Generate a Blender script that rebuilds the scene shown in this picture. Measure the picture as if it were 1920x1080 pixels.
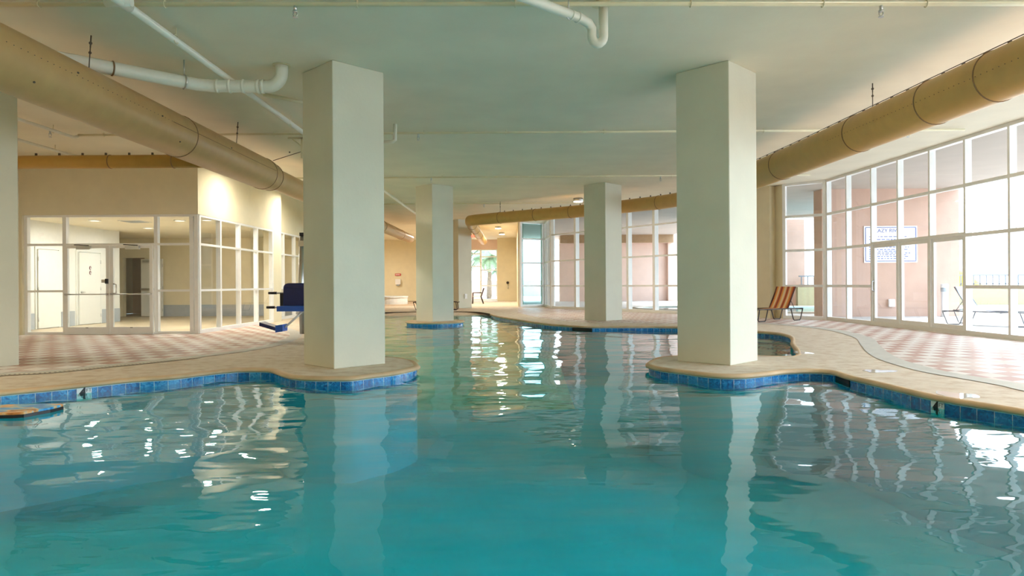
import bpy, bmesh, math, random
from mathutils import Vector, Matrix
from mathutils.geometry import tessellate_polygon
random.seed(7)
sc = bpy.context.scene
for o in list(bpy.data.objects):
    bpy.data.objects.remove(o)
COL = sc.collection

# ------------------------------------------------------------------ camera
F, CH, ROLL, HS = 1280.0, 1.12, 0.0061, 8.0
cam_d = bpy.data.cameras.new('camera')
cam_d.sensor_width = 36.0; cam_d.lens = 24.0; cam_d.shift_y = -HS/1920
cam_d.clip_end = 400
cam = bpy.data.objects.new('camera', cam_d); COL.objects.link(cam)
cam.matrix_world = Matrix.Translation((0, 0, CH)) @ Matrix.Rotation(math.pi/2, 4, 'X') @ Matrix.Rotation(-ROLL, 4, 'Z')
sc.camera = cam

# ------------------------------------------------------------------ world, sun, exposure
sc.view_settings.view_transform = 'Standard'; sc.view_settings.look = 'None'
sc.view_settings.gamma = 1.0; sc.view_settings.use_curve_mapping = False
sc.view_settings.exposure = 0.70
w = bpy.data.worlds.new('world'); sc.world = w; w.use_nodes = True
wn = w.node_tree
bg = wn.nodes['Background']
sky = wn.nodes.new('ShaderNodeTexSky'); sky.sky_type = 'NISHITA'
sky.sun_disc = False; sky.sun_elevation = math.radians(46); sky.sun_rotation = math.radians(60)
sky.air_density = 1.0; sky.dust_density = 4.0; sky.ozone_density = 1.0
wmix = wn.nodes.new('ShaderNodeMixRGB'); wmix.inputs[0].default_value = 0.55
wmix.inputs[2].default_value = (0.64, 0.83, 1.0, 1)
wsc = wn.nodes.new('ShaderNodeMixRGB'); wsc.blend_type = 'MULTIPLY'; wsc.inputs[0].default_value = 1
wsc.inputs[2].default_value = (0.12, 0.12, 0.12, 1)
wn.links.new(sky.outputs[0], wsc.inputs[1]); wn.links.new(wsc.outputs[0], wmix.inputs[1])
wn.links.new(wmix.outputs[0], bg.inputs[0])
bg.inputs[1].default_value = 6.5
sun_d = bpy.data.lights.new('sun', 'SUN'); sun_d.energy = 2.6; sun_d.angle = math.radians(0.6)
sun_d.color = (1.0, 0.96, 0.90)
sun = bpy.data.objects.new('sun', sun_d); COL.objects.link(sun)
sun.rotation_euler = Vector((-0.62, -0.36, -0.72)).to_track_quat('-Z', 'Y').to_euler()
try:
    sc.cycles.use_denoising = True
    sc.cycles.max_bounces = 14; sc.cycles.diffuse_bounces = 7; sc.cycles.glossy_bounces = 5
    sc.cycles.transparent_max_bounces = 24
    sc.cycles.sample_clamp_indirect = 6.0
    sc.cycles.caustics_reflective = False; sc.cycles.caustics_refractive = False
except Exception:
    pass

# ------------------------------------------------------------------ photo pixel -> place
def lev(px, py):
    u, v = px-960.0, py-540.0+HS
    c, s = math.cos(ROLL), math.sin(ROLL)
    return u*c - v*s, u*s + v*c
def P(px, py, z=0.0):
    u, v = lev(px, py)
    Y = (CH-z)*F/v
    return Vector((u*Y/F, Y, z))
def atY(px, py, Y):
    u, v = lev(px, py)
    return Vector((u*Y/F, Y, CH-v*Y/F))

# ------------------------------------------------------------------ materials
MATS = {}
def nt(name):
    m = bpy.data.materials.new(name); m.use_nodes = True
    t = m.node_tree; b = t.nodes['Principled BSDF']
    MATS[name] = m
    return m, t, b
def rgb(c): return (c[0], c[1], c[2], 1)
def mat(name, c, rough=0.5, metal=0.0, spec=0.5, noise=0.0, scale=8.0, bump=0.0, emit=None, es=0.0):
    m, t, b = nt(name)
    b.inputs['Base Color'].default_value = rgb(c)
    b.inputs['Roughness'].default_value = rough; b.inputs['Metallic'].default_value = metal
    b.inputs['Specular IOR Level'].default_value = spec
    if emit:
        b.inputs['Emission Color'].default_value = rgb(emit); b.inputs['Emission Strength'].default_value = es
    tc = t.nodes.new('ShaderNodeTexCoord')
    n = t.nodes.new('ShaderNodeTexNoise'); n.inputs['Scale'].default_value = scale; n.inputs['Detail'].default_value = 4
    t.links.new(tc.outputs['Object'], n.inputs['Vector'])
    if noise > 0:
        r = t.nodes.new('ShaderNodeValToRGB')
        r.color_ramp.elements[0].position = .3; r.color_ramp.elements[1].position = .7
        r.color_ramp.elements[0].color = rgb([x*(1-noise) for x in c]); r.color_ramp.elements[1].color = rgb([min(1, x*(1+noise)) for x in c])
        t.links.new(n.outputs['Fac'], r.inputs[0]); t.links.new(r.outputs[0], b.inputs['Base Color'])
    if bump > 0:
        bp = t.nodes.new('ShaderNodeBump'); bp.inputs['Strength'].default_value = bump; bp.inputs['Distance'].default_value = .01
        n2 = t.nodes.new('ShaderNodeTexNoise'); n2.inputs['Scale'].default_value = scale*10; n2.inputs['Detail'].default_value = 3
        t.links.new(tc.outputs['Object'], n2.inputs['Vector'])
        t.links.new(n2.outputs['Fac'], bp.inputs['Height']); t.links.new(bp.outputs[0], b.inputs['Normal'])
    return m
M_wall = mat('cream_stucco', (.78, .71, .52), .85, noise=.03, scale=3, bump=.15)
M_col = mat('column_stucco', (.69, .68, .57), .8, noise=.03, scale=2, bump=.15)
M_ceil = mat('ceiling_stucco', (.83, .78, .64), .9, noise=.04, scale=1.2, bump=.2)
M_white = mat('white_aluminium', (.86, .86, .84), .35, noise=.02)
M_door = mat('white_door_paint', (.82, .83, .80), .4, noise=.02)
M_pipe = mat('white_pipe', (.83, .82, .74), .3, noise=.02)
M_sprk = mat('cream_pipe', (.74, .68, .48), .5, noise=.03)
M_duct = mat('tan_duct', (.52, .325, .135), .42, noise=.05, scale=5, bump=.05)
M_duct2 = mat('ochre_tan_duct', (.58, .35, .10), .42, noise=.05, scale=5, bump=.05)
M_ductd = mat('duct_seam', (.25, .15, .07), .6, noise=.05)
M_wire = mat('dark_wire', (.10, .08, .06), .6, noise=.05)
M_steel = mat('brushed_steel', (.62, .63, .64), .3, 1.0, noise=.05)
M_dark = mat('black_plastic', (.012, .012, .016), .4, noise=.1)
M_bronze = mat('bronze_frame', (.035, .025, .02), .4, .3, noise=.1)
M_navy = mat('navy_seat', (.008, .018, .10), .45, noise=.12)
M_blue = mat('blue_moulding', (.015, .10, .48), .35, noise=.05)
M_cop = mat('tan_coping', (.60, .42, .25), .6, noise=.16, scale=3, bump=.2)
M_salm = mat('salmon_stucco', (.50, .325, .25), .85, noise=.05, scale=2, bump=.2)
M_out = mat('pale_concrete', (.50, .49, .47), .9, noise=.06, scale=2)
M_base = mat('grey_base', (.42, .47, .52), .6, noise=.04)
M_red = mat('red_enamel', (.60, .015, .02), .35, noise=.05)
M_vfloor = mat('tan_tile', (.60, .50, .34), .35, noise=.06, scale=2)
M_lamp = mat('lamp_diffuser', (.9, .9, .85), .5, noise=.01, emit=(1, .90, .70), es=3.5)
M_plast = mat('pool_plaster', (.001, .54, .66), .8, noise=.06, scale=1.5)
M_grout = mat('white_grout', (.80, .82, .80), .7, noise=.02)
M_ink = mat('black_ink', (.006, .006, .008), .5, noise=.1)
M_inkb = mat('blue_ink', (.06, .09, .30), .5, noise=.1)
M_sign = mat('sign_white', (.88, .88, .9), .4, noise=.01)
M_spa = mat('spa_white', (.75, .78, .82), .3, noise=.03)
M_lilac = mat('pale_mesh', (.16, .18, .25), .6, noise=.05)
M_silver = mat('pale_frame', (.22, .23, .25), .35, .3, noise=.05)
M_yellow = mat('yellow_slide', (.70, .42, .03), .35, noise=.04)
M_trunk = mat('palm_trunk', (.22, .17, .12), .9, noise=.3, scale=8, bump=.5)
M_leaf = mat('palm_leaf', (.22, .31, .17), .6, noise=.25, scale=3)
M_brick = mat('pink_block', (.60, .40, .32), .85, noise=.1, scale=6)
M_brown = mat('brown_fascia', (.30, .19, .10), .7, noise=.08)
M_pebble = mat('brown_pebble', (.36, .26, .17), .8, noise=.4, scale=30)

def schlick(t, f0, normal=None):
    lw = t.nodes.new('ShaderNodeLayerWeight'); lw.inputs['Blend'].default_value = .5
    if normal is not None: t.links.new(normal, lw.inputs['Normal'])
    p = t.nodes.new('ShaderNodeMath'); p.operation = 'POWER'; p.inputs[1].default_value = 5; t.links.new(lw.outputs['Facing'], p.inputs[0])
    m = t.nodes.new('ShaderNodeMath'); m.operation = 'MULTIPLY_ADD'; m.inputs[1].default_value = 1-f0; m.inputs[2].default_value = f0
    t.links.new(p.outputs[0], m.inputs[0])
    return m.outputs[0]
def glass(name, tint, boost=1.0):
    m, t, b = nt(name); t.nodes.remove(b)
    o = t.nodes['Material Output']
    tr = t.nodes.new('ShaderNodeBsdfTransparent'); tr.inputs[0].default_value = rgb(tint)
    gl = t.nodes.new('ShaderNodeBsdfGlossy'); gl.inputs['Roughness'].default_value = 0.01
    fr = schlick(t, .06)
    mx = t.nodes.new('ShaderNodeMixShader')
    t.links.new(fr, mx.inputs[0]); t.links.new(tr.outputs[0], mx.inputs[1]); t.links.new(gl.outputs[0], mx.inputs[2])
    t.links.new(mx.outputs[0], o.inputs[0])
    return m
M_glass = glass('clear_glass', (.95, .97, .97))
M_tint = glass('blue_tinted_glass', (.42, .74, .80))

def water_mat():
    m, t, b = nt('pool_water'); t.nodes.remove(b)
    o = t.nodes['Material Output']
    tr = t.nodes.new('ShaderNodeBsdfTransparent'); tr.inputs[0].default_value = (.03, .90, .95, 1)
    gl = t.nodes.new('ShaderNodeBsdfGlossy'); gl.inputs['Roughness'].default_value = 0.02
    mx = t.nodes.new('ShaderNodeMixShader')
    tc = t.nodes.new('ShaderNodeTexCoord')
    n = t.nodes.new('ShaderNodeTexNoise'); n.inputs['Scale'].default_value = 2.2; n.inputs['Detail'].default_value = 2
    mp = t.nodes.new('ShaderNodeMapping'); mp.inputs['Scale'].default_value = (.7, 1.5, 1)
    t.links.new(tc.outputs['Object'], mp.inputs[0]); t.links.new(mp.outputs[0], n.inputs['Vector'])
    bp = t.nodes.new('ShaderNodeBump'); bp.inputs['Strength'].default_value = .25; bp.inputs['Distance'].default_value = .03
    t.links.new(n.outputs['Fac'], bp.inputs['Height'])
    t.links.new(bp.outputs[0], gl.inputs['Normal']); fr = schlick(t, .012, bp.outputs[0])
    t.links.new(fr, mx.inputs[0]); t.links.new(tr.outputs[0], mx.inputs[1]); t.links.new(gl.outputs[0], mx.inputs[2])
    t.links.new(mx.outputs[0], o.inputs[0])
    return m
M_water = water_mat()

def N(t, kind, **kw):
    n = t.nodes.new(kind)
    for k, v in kw.items(): setattr(n, k, v)
    return n
def math_n(t, op, a, b=None):
    n = N(t, 'ShaderNodeMath', operation=op)
    for i, x in enumerate((a, b)):
        if x is None: continue
        if isinstance(x, (int, float)): n.inputs[i].default_value = x
        else: t.links.new(x, n.inputs[i])
    return n.outputs[0]

def tile_mat():     # waterline tile: u = metres along the edge, v = metres down
    m, t, b = nt('blue_waterline_tile')
    uv = N(t, 'ShaderNodeUVMap'); sp = N(t, 'ShaderNodeSeparateXYZ'); t.links.new(uv.outputs[0], sp.inputs[0])
    u = math_n(t, 'DIVIDE', sp.outputs[0], .1545)
    fr = math_n(t, 'FRACT', u); d = math_n(t, 'ABSOLUTE', math_n(t, 'SUBTRACT', fr, .5))
    g1 = math_n(t, 'GREATER_THAN', d, .484)
    g2 = math_n(t, 'LESS_THAN', sp.outputs[1], .013)
    g = math_n(t, 'MAXIMUM', g1, g2)
    tc = N(t, 'ShaderNodeTexCoord')
    n = N(t, 'ShaderNodeTexNoise'); n.inputs['Scale'].default_value = 22; n.inputs['Detail'].default_value = 5; n.inputs['Distortion'].default_value = 1.5
    t.links.new(tc.outputs['Object'], n.inputs['Vector'])
    wn_ = N(t, 'ShaderNodeTexWhiteNoise', noise_dimensions='1D'); t.links.new(math_n(t, 'FLOOR', u), wn_.inputs['W'])
    f = math_n(t, 'ADD', n.outputs['Fac'], math_n(t, 'MULTIPLY', math_n(t, 'SUBTRACT', wn_.outputs['Value'], .5), .16))
    r = N(t, 'ShaderNodeValToRGB'); e = r.color_ramp.elements
    e[0].position = .35; e[0].color = (.004, .09, .30, 1); e[1].position = .72; e[1].color = (.08, .46, .78, 1)
    x = e.new(.52); x.color = (.008, .23, .60, 1)
    t.links.new(f, r.inputs[0])
    mx = N(t, 'ShaderNodeMixRGB'); t.links.new(g, mx.inputs[0]); t.links.new(r.outputs[0], mx.inputs[1]); mx.inputs[2].default_value = (.72, .80, .80, 1)
    t.links.new(mx.outputs[0], b.inputs['Base Color']); b.inputs['Roughness'].default_value = .18
    return m
M_tile = tile_mat()

def deck_mat():
    m, t, b = nt('sand_cool_deck')
    tc = N(t, 'ShaderNodeTexCoord')
    n = N(t, 'ShaderNodeTexNoise'); n.inputs['Scale'].default_value = 5; n.inputs['Detail'].default_value = 8; n.inputs['Roughness'].default_value = .65
    t.links.new(tc.outputs['Object'], n.inputs['Vector'])
    r = N(t, 'ShaderNodeValToRGB'); e = r.color_ramp.elements
    e[0].position = .32; e[0].color = (.54, .40, .27, 1); e[1].position = .55; e[1].color = (.70, .60, .48, 1)
    t.links.new(n.outputs['Fac'], r.inputs[0]); t.links.new(r.outputs[0], b.inputs['Base Color'])
    b.inputs['Roughness'].default_value = .75
    bp = N(t, 'ShaderNodeBump'); bp.inputs['Strength'].default_value = .35; bp.inputs['Distance'].default_value = .01
    t.links.new(n.outputs['Fac'], bp.inputs['Height']); t.links.new(bp.outputs[0], b.inputs['Normal'])
    return m
M_deck = deck_mat()

def paver_mat(name, deg):    # rhombic pavers, pink and off-white
    m, t, b = nt(name)
    tc = N(t, 'ShaderNodeTexCoord')
    mp = N(t, 'ShaderNodeMapping'); mp.inputs['Rotation'].default_value = (0, 0, math.radians(deg))
    t.links.new(tc.outputs['Object'], mp.inputs[0])
    sp = N(t, 'ShaderNodeSeparateXYZ'); t.links.new(mp.outputs[0], sp.inputs[0])
    pa = math_n(t, 'DIVIDE', sp.outputs[0], .47); qa = math_n(t, 'DIVIDE', sp.outputs[1], .36)
    U = math_n(t, 'ADD', pa, qa); V = math_n(t, 'SUBTRACT', pa, qa)
    fx = math_n(t, 'FLOOR', U); fy = math_n(t, 'FLOOR', V)
    par = math_n(t, 'MULTIPLY', math_n(t, 'FRACT', math_n(t, 'MULTIPLY', math_n(t, 'ADD', fx, fy), .5)), 2.0)
    cb = N(t, 'ShaderNodeCombineXYZ'); t.links.new(fx, cb.inputs[0]); t.links.new(fy, cb.inputs[1])
    wn_ = N(t, 'ShaderNodeTexWhiteNoise', noise_dimensions='2D'); t.links.new(cb.outputs[0], wn_.inputs['Vector'])
    rv = math_n(t, 'ADD', math_n(t, 'MULTIPLY', par, .5), math_n(t, 'MULTIPLY', wn_.outputs['Value'], .5))
    r = N(t, 'ShaderNodeValToRGB'); e = r.color_ramp.elements
    e[0].position = 0; e[0].color = (.44, .23, .17, 1); e[1].position = 1; e[1].color = (.78, .72, .66, 1)
    x = e.new(.3); x.color = (.52, .31, .24, 1); x = e.new(.5); x.color = (.60, .46, .38, 1); x = e.new(.62); x.color = (.74, .66, .60, 1)
    t.links.new(rv, r.inputs[0])
    dx = math_n(t, 'ABSOLUTE', math_n(t, 'SUBTRACT', math_n(t, 'FRACT', U), .5))
    dy = math_n(t, 'ABSOLUTE', math_n(t, 'SUBTRACT', math_n(t, 'FRACT', V), .5))
    g = math_n(t, 'GREATER_THAN', math_n(t, 'MAXIMUM', dx, dy), .478)
    mx = N(t, 'ShaderNodeMixRGB'); t.links.new(g, mx.inputs[0]); t.links.new(r.outputs[0], mx.inputs[1]); mx.inputs[2].default_value = (.46, .38, .33, 1)
    t.links.new(mx.outputs[0], b.inputs['Base Color']); b.inputs['Roughness'].default_value = .5
    return m
M_paver = paver_mat('rhombic_pavers', -124); M_paver2 = paver_mat('rhombic_pavers_mirrored', -56)
M_border = mat('grey_border', (.58, .55, .49), .7, noise=.08, scale=6)

def drain_mat():
    m, t, b = nt('slotted_drain')
    uv = N(t, 'ShaderNodeUVMap'); sp = N(t, 'ShaderNodeSeparateXYZ'); t.links.new(uv.outputs[0], sp.inputs[0])
    fr = math_n(t, 'FRACT', math_n(t, 'DIVIDE', sp.outputs[0], .052))
    s = math_n(t, 'MULTIPLY', math_n(t, 'LESS_THAN', fr, .45), math_n(t, 'MULTIPLY', math_n(t, 'GREATER_THAN', sp.outputs[1], .035), math_n(t, 'LESS_THAN', sp.outputs[1], .105)))
    mx = N(t, 'ShaderNodeMixRGB'); t.links.new(s, mx.inputs[0]); mx.inputs[1].default_value = (.62, .55, .42, 1); mx.inputs[2].default_value = (.10, .08, .06, 1)
    t.links.new(mx.outputs[0], b.inputs['Base Color']); b.inputs['Roughness'].default_value = .6
    return m
M_drain = drain_mat()

def stripe_mat():
    m, t, b = nt('striped_sling')
    uv = N(t, 'ShaderNodeUVMap'); sp = N(t, 'ShaderNodeSeparateXYZ'); t.links.new(uv.outputs[0], sp.inputs[0])
    r = N(t, 'ShaderNodeValToRGB'); r.color_ramp.interpolation = 'CONSTANT'
    dk, og, cr, rd, yl = (.16, .03, .015), (.72, .24, .06), (.80, .62, .40), (.34, .06, .03), (.78, .45, .12)
    seq = [(0, dk), (.07, og), (.12, yl), (.17, cr), (.24, og), (.29, rd), (.38, og), (.43, yl), (.48, cr), (.54, cr), (.58, og),
           (.62, rd), (.70, og), (.75, cr), (.82, yl), (.86, og), (.92, rd)]
    e = r.color_ramp.elements; e[0].position = 0; e[0].color = rgb(dk); e[1].position = .92; e[1].color = rgb(rd)
    for p, c in seq[1:-1]:
        x = e.new(p); x.color = rgb(c)
    t.links.new(sp.outputs[0], r.inputs[0]); t.links.new(r.outputs[0], b.inputs['Base Color']); b.inputs['Roughness'].default_value = .7
    return m
M_stripe = stripe_mat()

def board_mat():
    m, t, b = nt('sunset_print')
    tc = N(t, 'ShaderNodeTexCoord')
    n = N(t, 'ShaderNodeTexNoise'); n.inputs['Scale'].default_value = 3.5; n.inputs['Detail'].default_value = 4; n.inputs['Distortion'].default_value = .8
    mp = N(t, 'ShaderNodeMapping'); mp.inputs['Scale'].default_value = (1, 2.2, 1); mp.inputs['Rotation'].default_value = (0, 0, .4)
    t.links.new(tc.outputs['Object'], mp.inputs[0]); t.links.new(mp.outputs[0], n.inputs['Vector'])
    r = N(t, 'ShaderNodeValToRGB'); e = r.color_ramp.elements
    e[0].position = .30; e[0].color = (.01, .08, .50, 1); e[1].position = .74; e[1].color = (.85, .45, .12, 1)
    for p, c in ((.42, (.03, .30, .72)), (.48, (.20, .55, .80)), (.53, (.85, .50, .22)), (.60, (.55, .20, .05)), (.66, (.20, .08, .03))):
        x = e.new(p); x.color = rgb(c)
    t.links.new(n.outputs['Fac'], r.inputs[0]); t.links.new(r.outputs[0], b.inputs['Base Color']); b.inputs['Roughness'].default_value = .35
    return m
M_board = board_mat()

def river_mat():
    m, t, b = nt('turquoise_water')
    b.inputs['Base Color'].default_value = (.10, .30, .35, 1); b.inputs['Roughness'].default_value = .08
    tc = N(t, 'ShaderNodeTexCoord'); n = N(t, 'ShaderNodeTexNoise'); n.inputs['Scale'].default_value = 4
    t.links.new(tc.outputs['Object'], n.inputs['Vector'])
    bp = N(t, 'ShaderNodeBump'); bp.inputs['Strength'].default_value = .2; t.links.new(n.outputs['Fac'], bp.inputs['Height']); t.links.new(bp.outputs[0], b.inputs['Normal'])
    return m
M_river = river_mat()

# ------------------------------------------------------------------ mesh builder
class MB:
    def __init__(s): s.bm = bmesh.new(); s.uvl = None
    def face(s, pts, uvs=None):
        vs = [s.bm.verts.new(p) for p in pts]
        try: f = s.bm.faces.new(vs)
        except ValueError: return
        if uvs:
            if s.uvl is None: s.uvl = s.bm.loops.layers.uv.new('UVMap')
            for l, q in zip(f.loops, uvs): l[s.uvl].uv = q
        return f
    def hexa(s, p):     # 8 points, bottom 4 then top 4, counter-clockwise from above
        v = [s.bm.verts.new(q) for q in p]
        for ix in ((3, 2, 1, 0), (4, 5, 6, 7), (0, 1, 5, 4), (1, 2, 6, 5), (2, 3, 7, 6), (3, 0, 4, 7)):
            s.bm.faces.new([v[i] for i in ix])
        return s
    def box(s, c, d, rz=0.0, M=None):
        x, y, z = d[0]/2, d[1]/2, d[2]/2
        R = Matrix.Translation(c) @ (M if M else Matrix.Rotation(rz, 4, 'Z'))
        return s.hexa([R @ Vector(q) for q in ((-x, -y, -z), (x, -y, -z), (x, y, -z), (-x, y, -z), (-x, -y, z), (x, -y, z), (x, y, z), (-x, y, z))])
    def bb(s, x0, x1, y0, y1, z0, z1): return s.box(((x0+x1)/2, (y0+y1)/2, (z0+z1)/2), (abs(x1-x0), abs(y1-y0), abs(z1-z0)))
    def prism(s, poly, z0, z1):     # closed polygon extruded
        a = sum(poly[i][0]*poly[(i+1) % len(poly)][1]-poly[(i+1) % len(poly)][0]*poly[i][1] for i in range(len(poly)))
        if a < 0: poly = poly[::-1]
        lo = [s.bm.verts.new((p[0], p[1], z0)) for p in poly]; hi = [s.bm.verts.new((p[0], p[1], z1)) for p in poly]
        n = len(poly)
        for i in range(n):
            j = (i+1) % n; s.bm.faces.new((lo[i], lo[j], hi[j], hi[i]))
        for tri in tessellate_polygon([[Vector((p[0], p[1], 0)) for p in poly]]):
            for vs in ([hi[i] for i in tri], [lo[i] for i in tri]):
                try: s.bm.faces.new(vs)
                except ValueError: pass
        bmesh.ops.recalc_face_normals(s.bm, faces=s.bm.faces[:])
        return s
    def tube(s, pts, r, n=10, cap=True, closed=False):
        pts = [Vector(p) for p in pts]
        rs = r if isinstance(r, (list, tuple)) else [r]*len(pts)
        rings = []; up = None
        m = len(pts)
        for i, p in enumerate(pts):
            if closed: d = pts[(i+1) % m]-pts[i-1]
            else: d = (pts[min(i+1, m-1)]-pts[max(i-1, 0)])
            d.normalize()
            if up is None:
                up = Vector((0, 0, 1)) if abs(d.z) < .9 else Vector((1, 0, 0))
            a = up - d*up.dot(d)
            if a.length < 1e-5: a = d.orthogonal()
            a.normalize(); b = d.cross(a); up = a
            k = 1.0
            if 0 < i < m-1:
                c = (pts[i]-pts[i-1]).normalized().dot((pts[i+1]-pts[i]).normalized())
                k = 1/max(.6, math.sqrt(max(.01, (1+c)/2)))
            rings.append([s.bm.verts.new(p+(a*math.cos(2*math.pi*j/n)+b*math.sin(2*math.pi*j/n))*rs[i]) for j in range(n)])
        R = range(m) if closed else range(m-1)
        for i in R:
            A, B = rings[i], rings[(i+1) % m]
            for j in range(n):
                f = s.bm.faces.new((A[j], A[(j+1) % n], B[(j+1) % n], B[j])); f.smooth = True
        if cap and not closed:
            s.bm.faces.new(rings[0][::-1]); s.bm.faces.new(rings[-1])
        return s
    def cyl(s, p, q, r, n=16): return s.tube([p, q], r, n)
    def ball(s, c, r, n=10):
        q = bmesh.ops.create_uvsphere(s.bm, u_segments=n, v_segments=n//2+2, radius=1)
        rr = r if isinstance(r, (list, tuple)) else (r, r, r)
        for v in q['verts']: v.co = Vector((v.co.x*rr[0], v.co.y*rr[1], v.co.z*rr[2]))+Vector(c)
        return s
    def build(s, name, m, parent=None, smooth=False, bevel=0.0):
        me = bpy.data.meshes.new(name)
        if bevel > 0:
            es = [e for e in s.bm.edges if len(e.link_faces) == 2 and e.calc_face_angle(0) > .6]
            bmesh.ops.bevel(s.bm, geom=es, offset=bevel, segments=2, affect='EDGES', profile=.5)
        if smooth:
            for f in s.bm.faces: f.smooth = True
        bmesh.ops.recalc_face_normals(s.bm, faces=s.bm.faces[:]) if not s.uvl else None
        s.bm.to_mesh(me); s.bm.free()
        me.materials.append(m)
        o = bpy.data.objects.new(name, me); COL.objects.link(o)
        if parent: o.parent = parent
        return o

def tag(o, label, cat, group=None):
    o['label'] = label; o['category'] = cat
    if group: o['group'] = group
    return o
def struct(o): o['kind'] = 'structure'; return o
def thing(name, label, cat, loc=(0, 0, 0), rz=0.0, group=None):
    e = bpy.data.objects.new(name, None); COL.objects.link(e)
    e.location = loc; e.rotation_euler = (0, 0, rz); e.empty_display_size = .1
    return tag(e, label, cat, group)
def sroot(name, loc=(0, 0, 0)):
    e = bpy.data.objects.new(name, None); COL.objects.link(e); e.location = loc
    return struct(e)
def copy_thing(o, loc, rz, label, group=None):
    r = o.copy(); COL.objects.link(r); r.location = loc; r.rotation_euler = (0, 0, rz); r['label'] = label
    if group: r['group'] = group
    def kids(a, b):
        for ch in list(a.children):
            c = ch.copy(); COL.objects.link(c); c.parent = b; kids(ch, c)
    kids(o, r)
    return r
def text(s, name, size, m, M, parent, ext=.002, align='CENTER', bold=0.0):
    c = bpy.data.curves.new(name, 'FONT'); c.body = s; c.size = size; c.extrude = ext; c.align_x = align; c.align_y = 'CENTER'; c.offset = bold
    c.materials.append(m)
    f = bpy.data.objects.new('type', c); COL.objects.link(f)
    me = bpy.data.meshes.new_from_object(f.evaluated_get(bpy.context.evaluated_depsgraph_get()))
    bpy.data.objects.remove(f); me.name = name
    if not me.materials: me.materials.append(m)
    o = bpy.data.objects.new(name, me); COL.objects.link(o); o.parent = parent; o.matrix_local = M
    return o
def catmull(pts, closed=False, step=.1):
    pts = [Vector((p[0], p[1], 0)) for p in pts]; n = len(pts); out = []
    for i in range(n if closed else n-1):
        g = (lambda k: pts[k % n]) if closed else (lambda k: pts[max(0, min(n-1, k))])
        a, b, c, d = g(i-1), g(i), g(i+1), g(i+2)
        m = max(1, int((c-b).length/step))
        for k in range(m):
            t = k/m
            out.append(.5*((2*b)+(c-a)*t+(2*a-5*b+4*c-d)*t*t+(3*b-a-3*c+d)*t**3))
    if not closed: out.append(pts[-1])
    return out
def inside(p, poly):
    c = False; j = len(poly)-1
    for i in range(len(poly)):
        a, b = poly[i], poly[j]
        if (a[1] > p[1]) != (b[1] > p[1]) and p[0] < (b[0]-a[0])*(p[1]-a[1])/(b[1]-a[1])+a[0]: c = not c
        j = i
    return c

H = 4.11                # ceiling height
ZW = -.112              # water level
ZT = -.05               # top of the waterline tile
W1 = Vector((9.22, 20.0, 0)); W0 = Vector((8.28, 20.85, 0)); WN = Vector((9.92, -6.9, 0))
FA = Vector((1.75, 30.8, 0)); FB = Vector((8.24, 21.35, 0))

# ------------------------------------------------------------------ pool outline
px = []
px += [(-6.5, 6.25), (-7.3, 4.9), (-7.5, 3.0), (-6.8, 1.5), (-4.5, 1.05), (0, .95), (4, 1.05), (5.15, 1.7), (5.2, 3.2), (4.8, 4.9)]
for q in ((1920, 778.5), (1788, 757), (1741, 748), (1650, 725.6), (1594, 712.5), (1560, 702), (1519, 699.4), (1470, 701), (1432, 705.7),
          (1387, 709.5), (1335, 708), (1286, 702), (1240, 696), (1217, 690)): px.append(P(*q, ZT)[:2])
for q in ((1216, 681), (1224, 675), (1239, 669.5)): px.append(P(*q, 0)[:2])
px += [(2.55, 10.50), (2.95, 10.75), (3.5, 10.55), (4.0, 10.33), (4.33, 10.40), (4.72, 11.3), (5.12, 12.46), (5.55, 13.5), (5.83, 14.4), (5.85, 15.2), (5.5, 15.85)]
px += [(4.2, 17.5), (2.88, 17.8), (2.0, 17.85), (1.67, 18.1), (.9, 19.3), (0, 22.0), (-.61, 24.3), (-.95, 26.0), (-1.6, 27.6), (-3.2, 28.0), (-5, 27.6),
       (-5.6, 26), (-5.3, 23), (-4.7, 20), (-3.9, 16.5), (-3.2, 13), (-2.7, 11.3), (-2.2, 10.72)]
for q in ((740, 670), (757, 672.5), (773, 676.5), (780, 683)): px.append(P(*q, 0)[:2])
for q in ((779, 694), (741, 703), (723, 705.7), (702, 708), (681, 711), (656, 714), (632, 714), (597, 714), (566, 712.6), (550, 711), (534, 707),
          (519, 701), (505, 697.7), (475, 697), (446, 697.5), (422, 699.5), (373, 705), (325, 711), (248, 716.5), (192, 722.5), (98, 732.5), (0, 742)): px.append(P(*q, ZT)[:2])
outline = catmull(px, True, .09)
area = sum(outline[i].x*outline[(i+1) % len(outline)].y-outline[(i+1) % len(outline)].x*outline[i].y for i in range(len(outline)))
if area < 0: outline.reverse()          # counter-clockwise: outward is to the right of travel
def is_beach(p): return p.y > 25.3 and p.x < 1
def normals(pl, closed=True):
    n = len(pl); out = []
    for i in range(n):
        d = pl[(i+1) % n]-pl[i-1] if closed else pl[min(i+1, n-1)]-pl[max(i-1, 0)]
        d.normalize(); out.append(Vector((d.y, -d.x, 0)))
    return out
onrm = normals(outline)
CC = Vector((-2.36, 20.87, 0)); CR = .86
island = [CC+Vector((math.cos(a), math.sin(a), 0))*CR for a in [2*math.pi*i/56 for i in range(56)]][::-1]   # clockwise: outward (from water) points to the island
inrm = normals(island)

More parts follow.
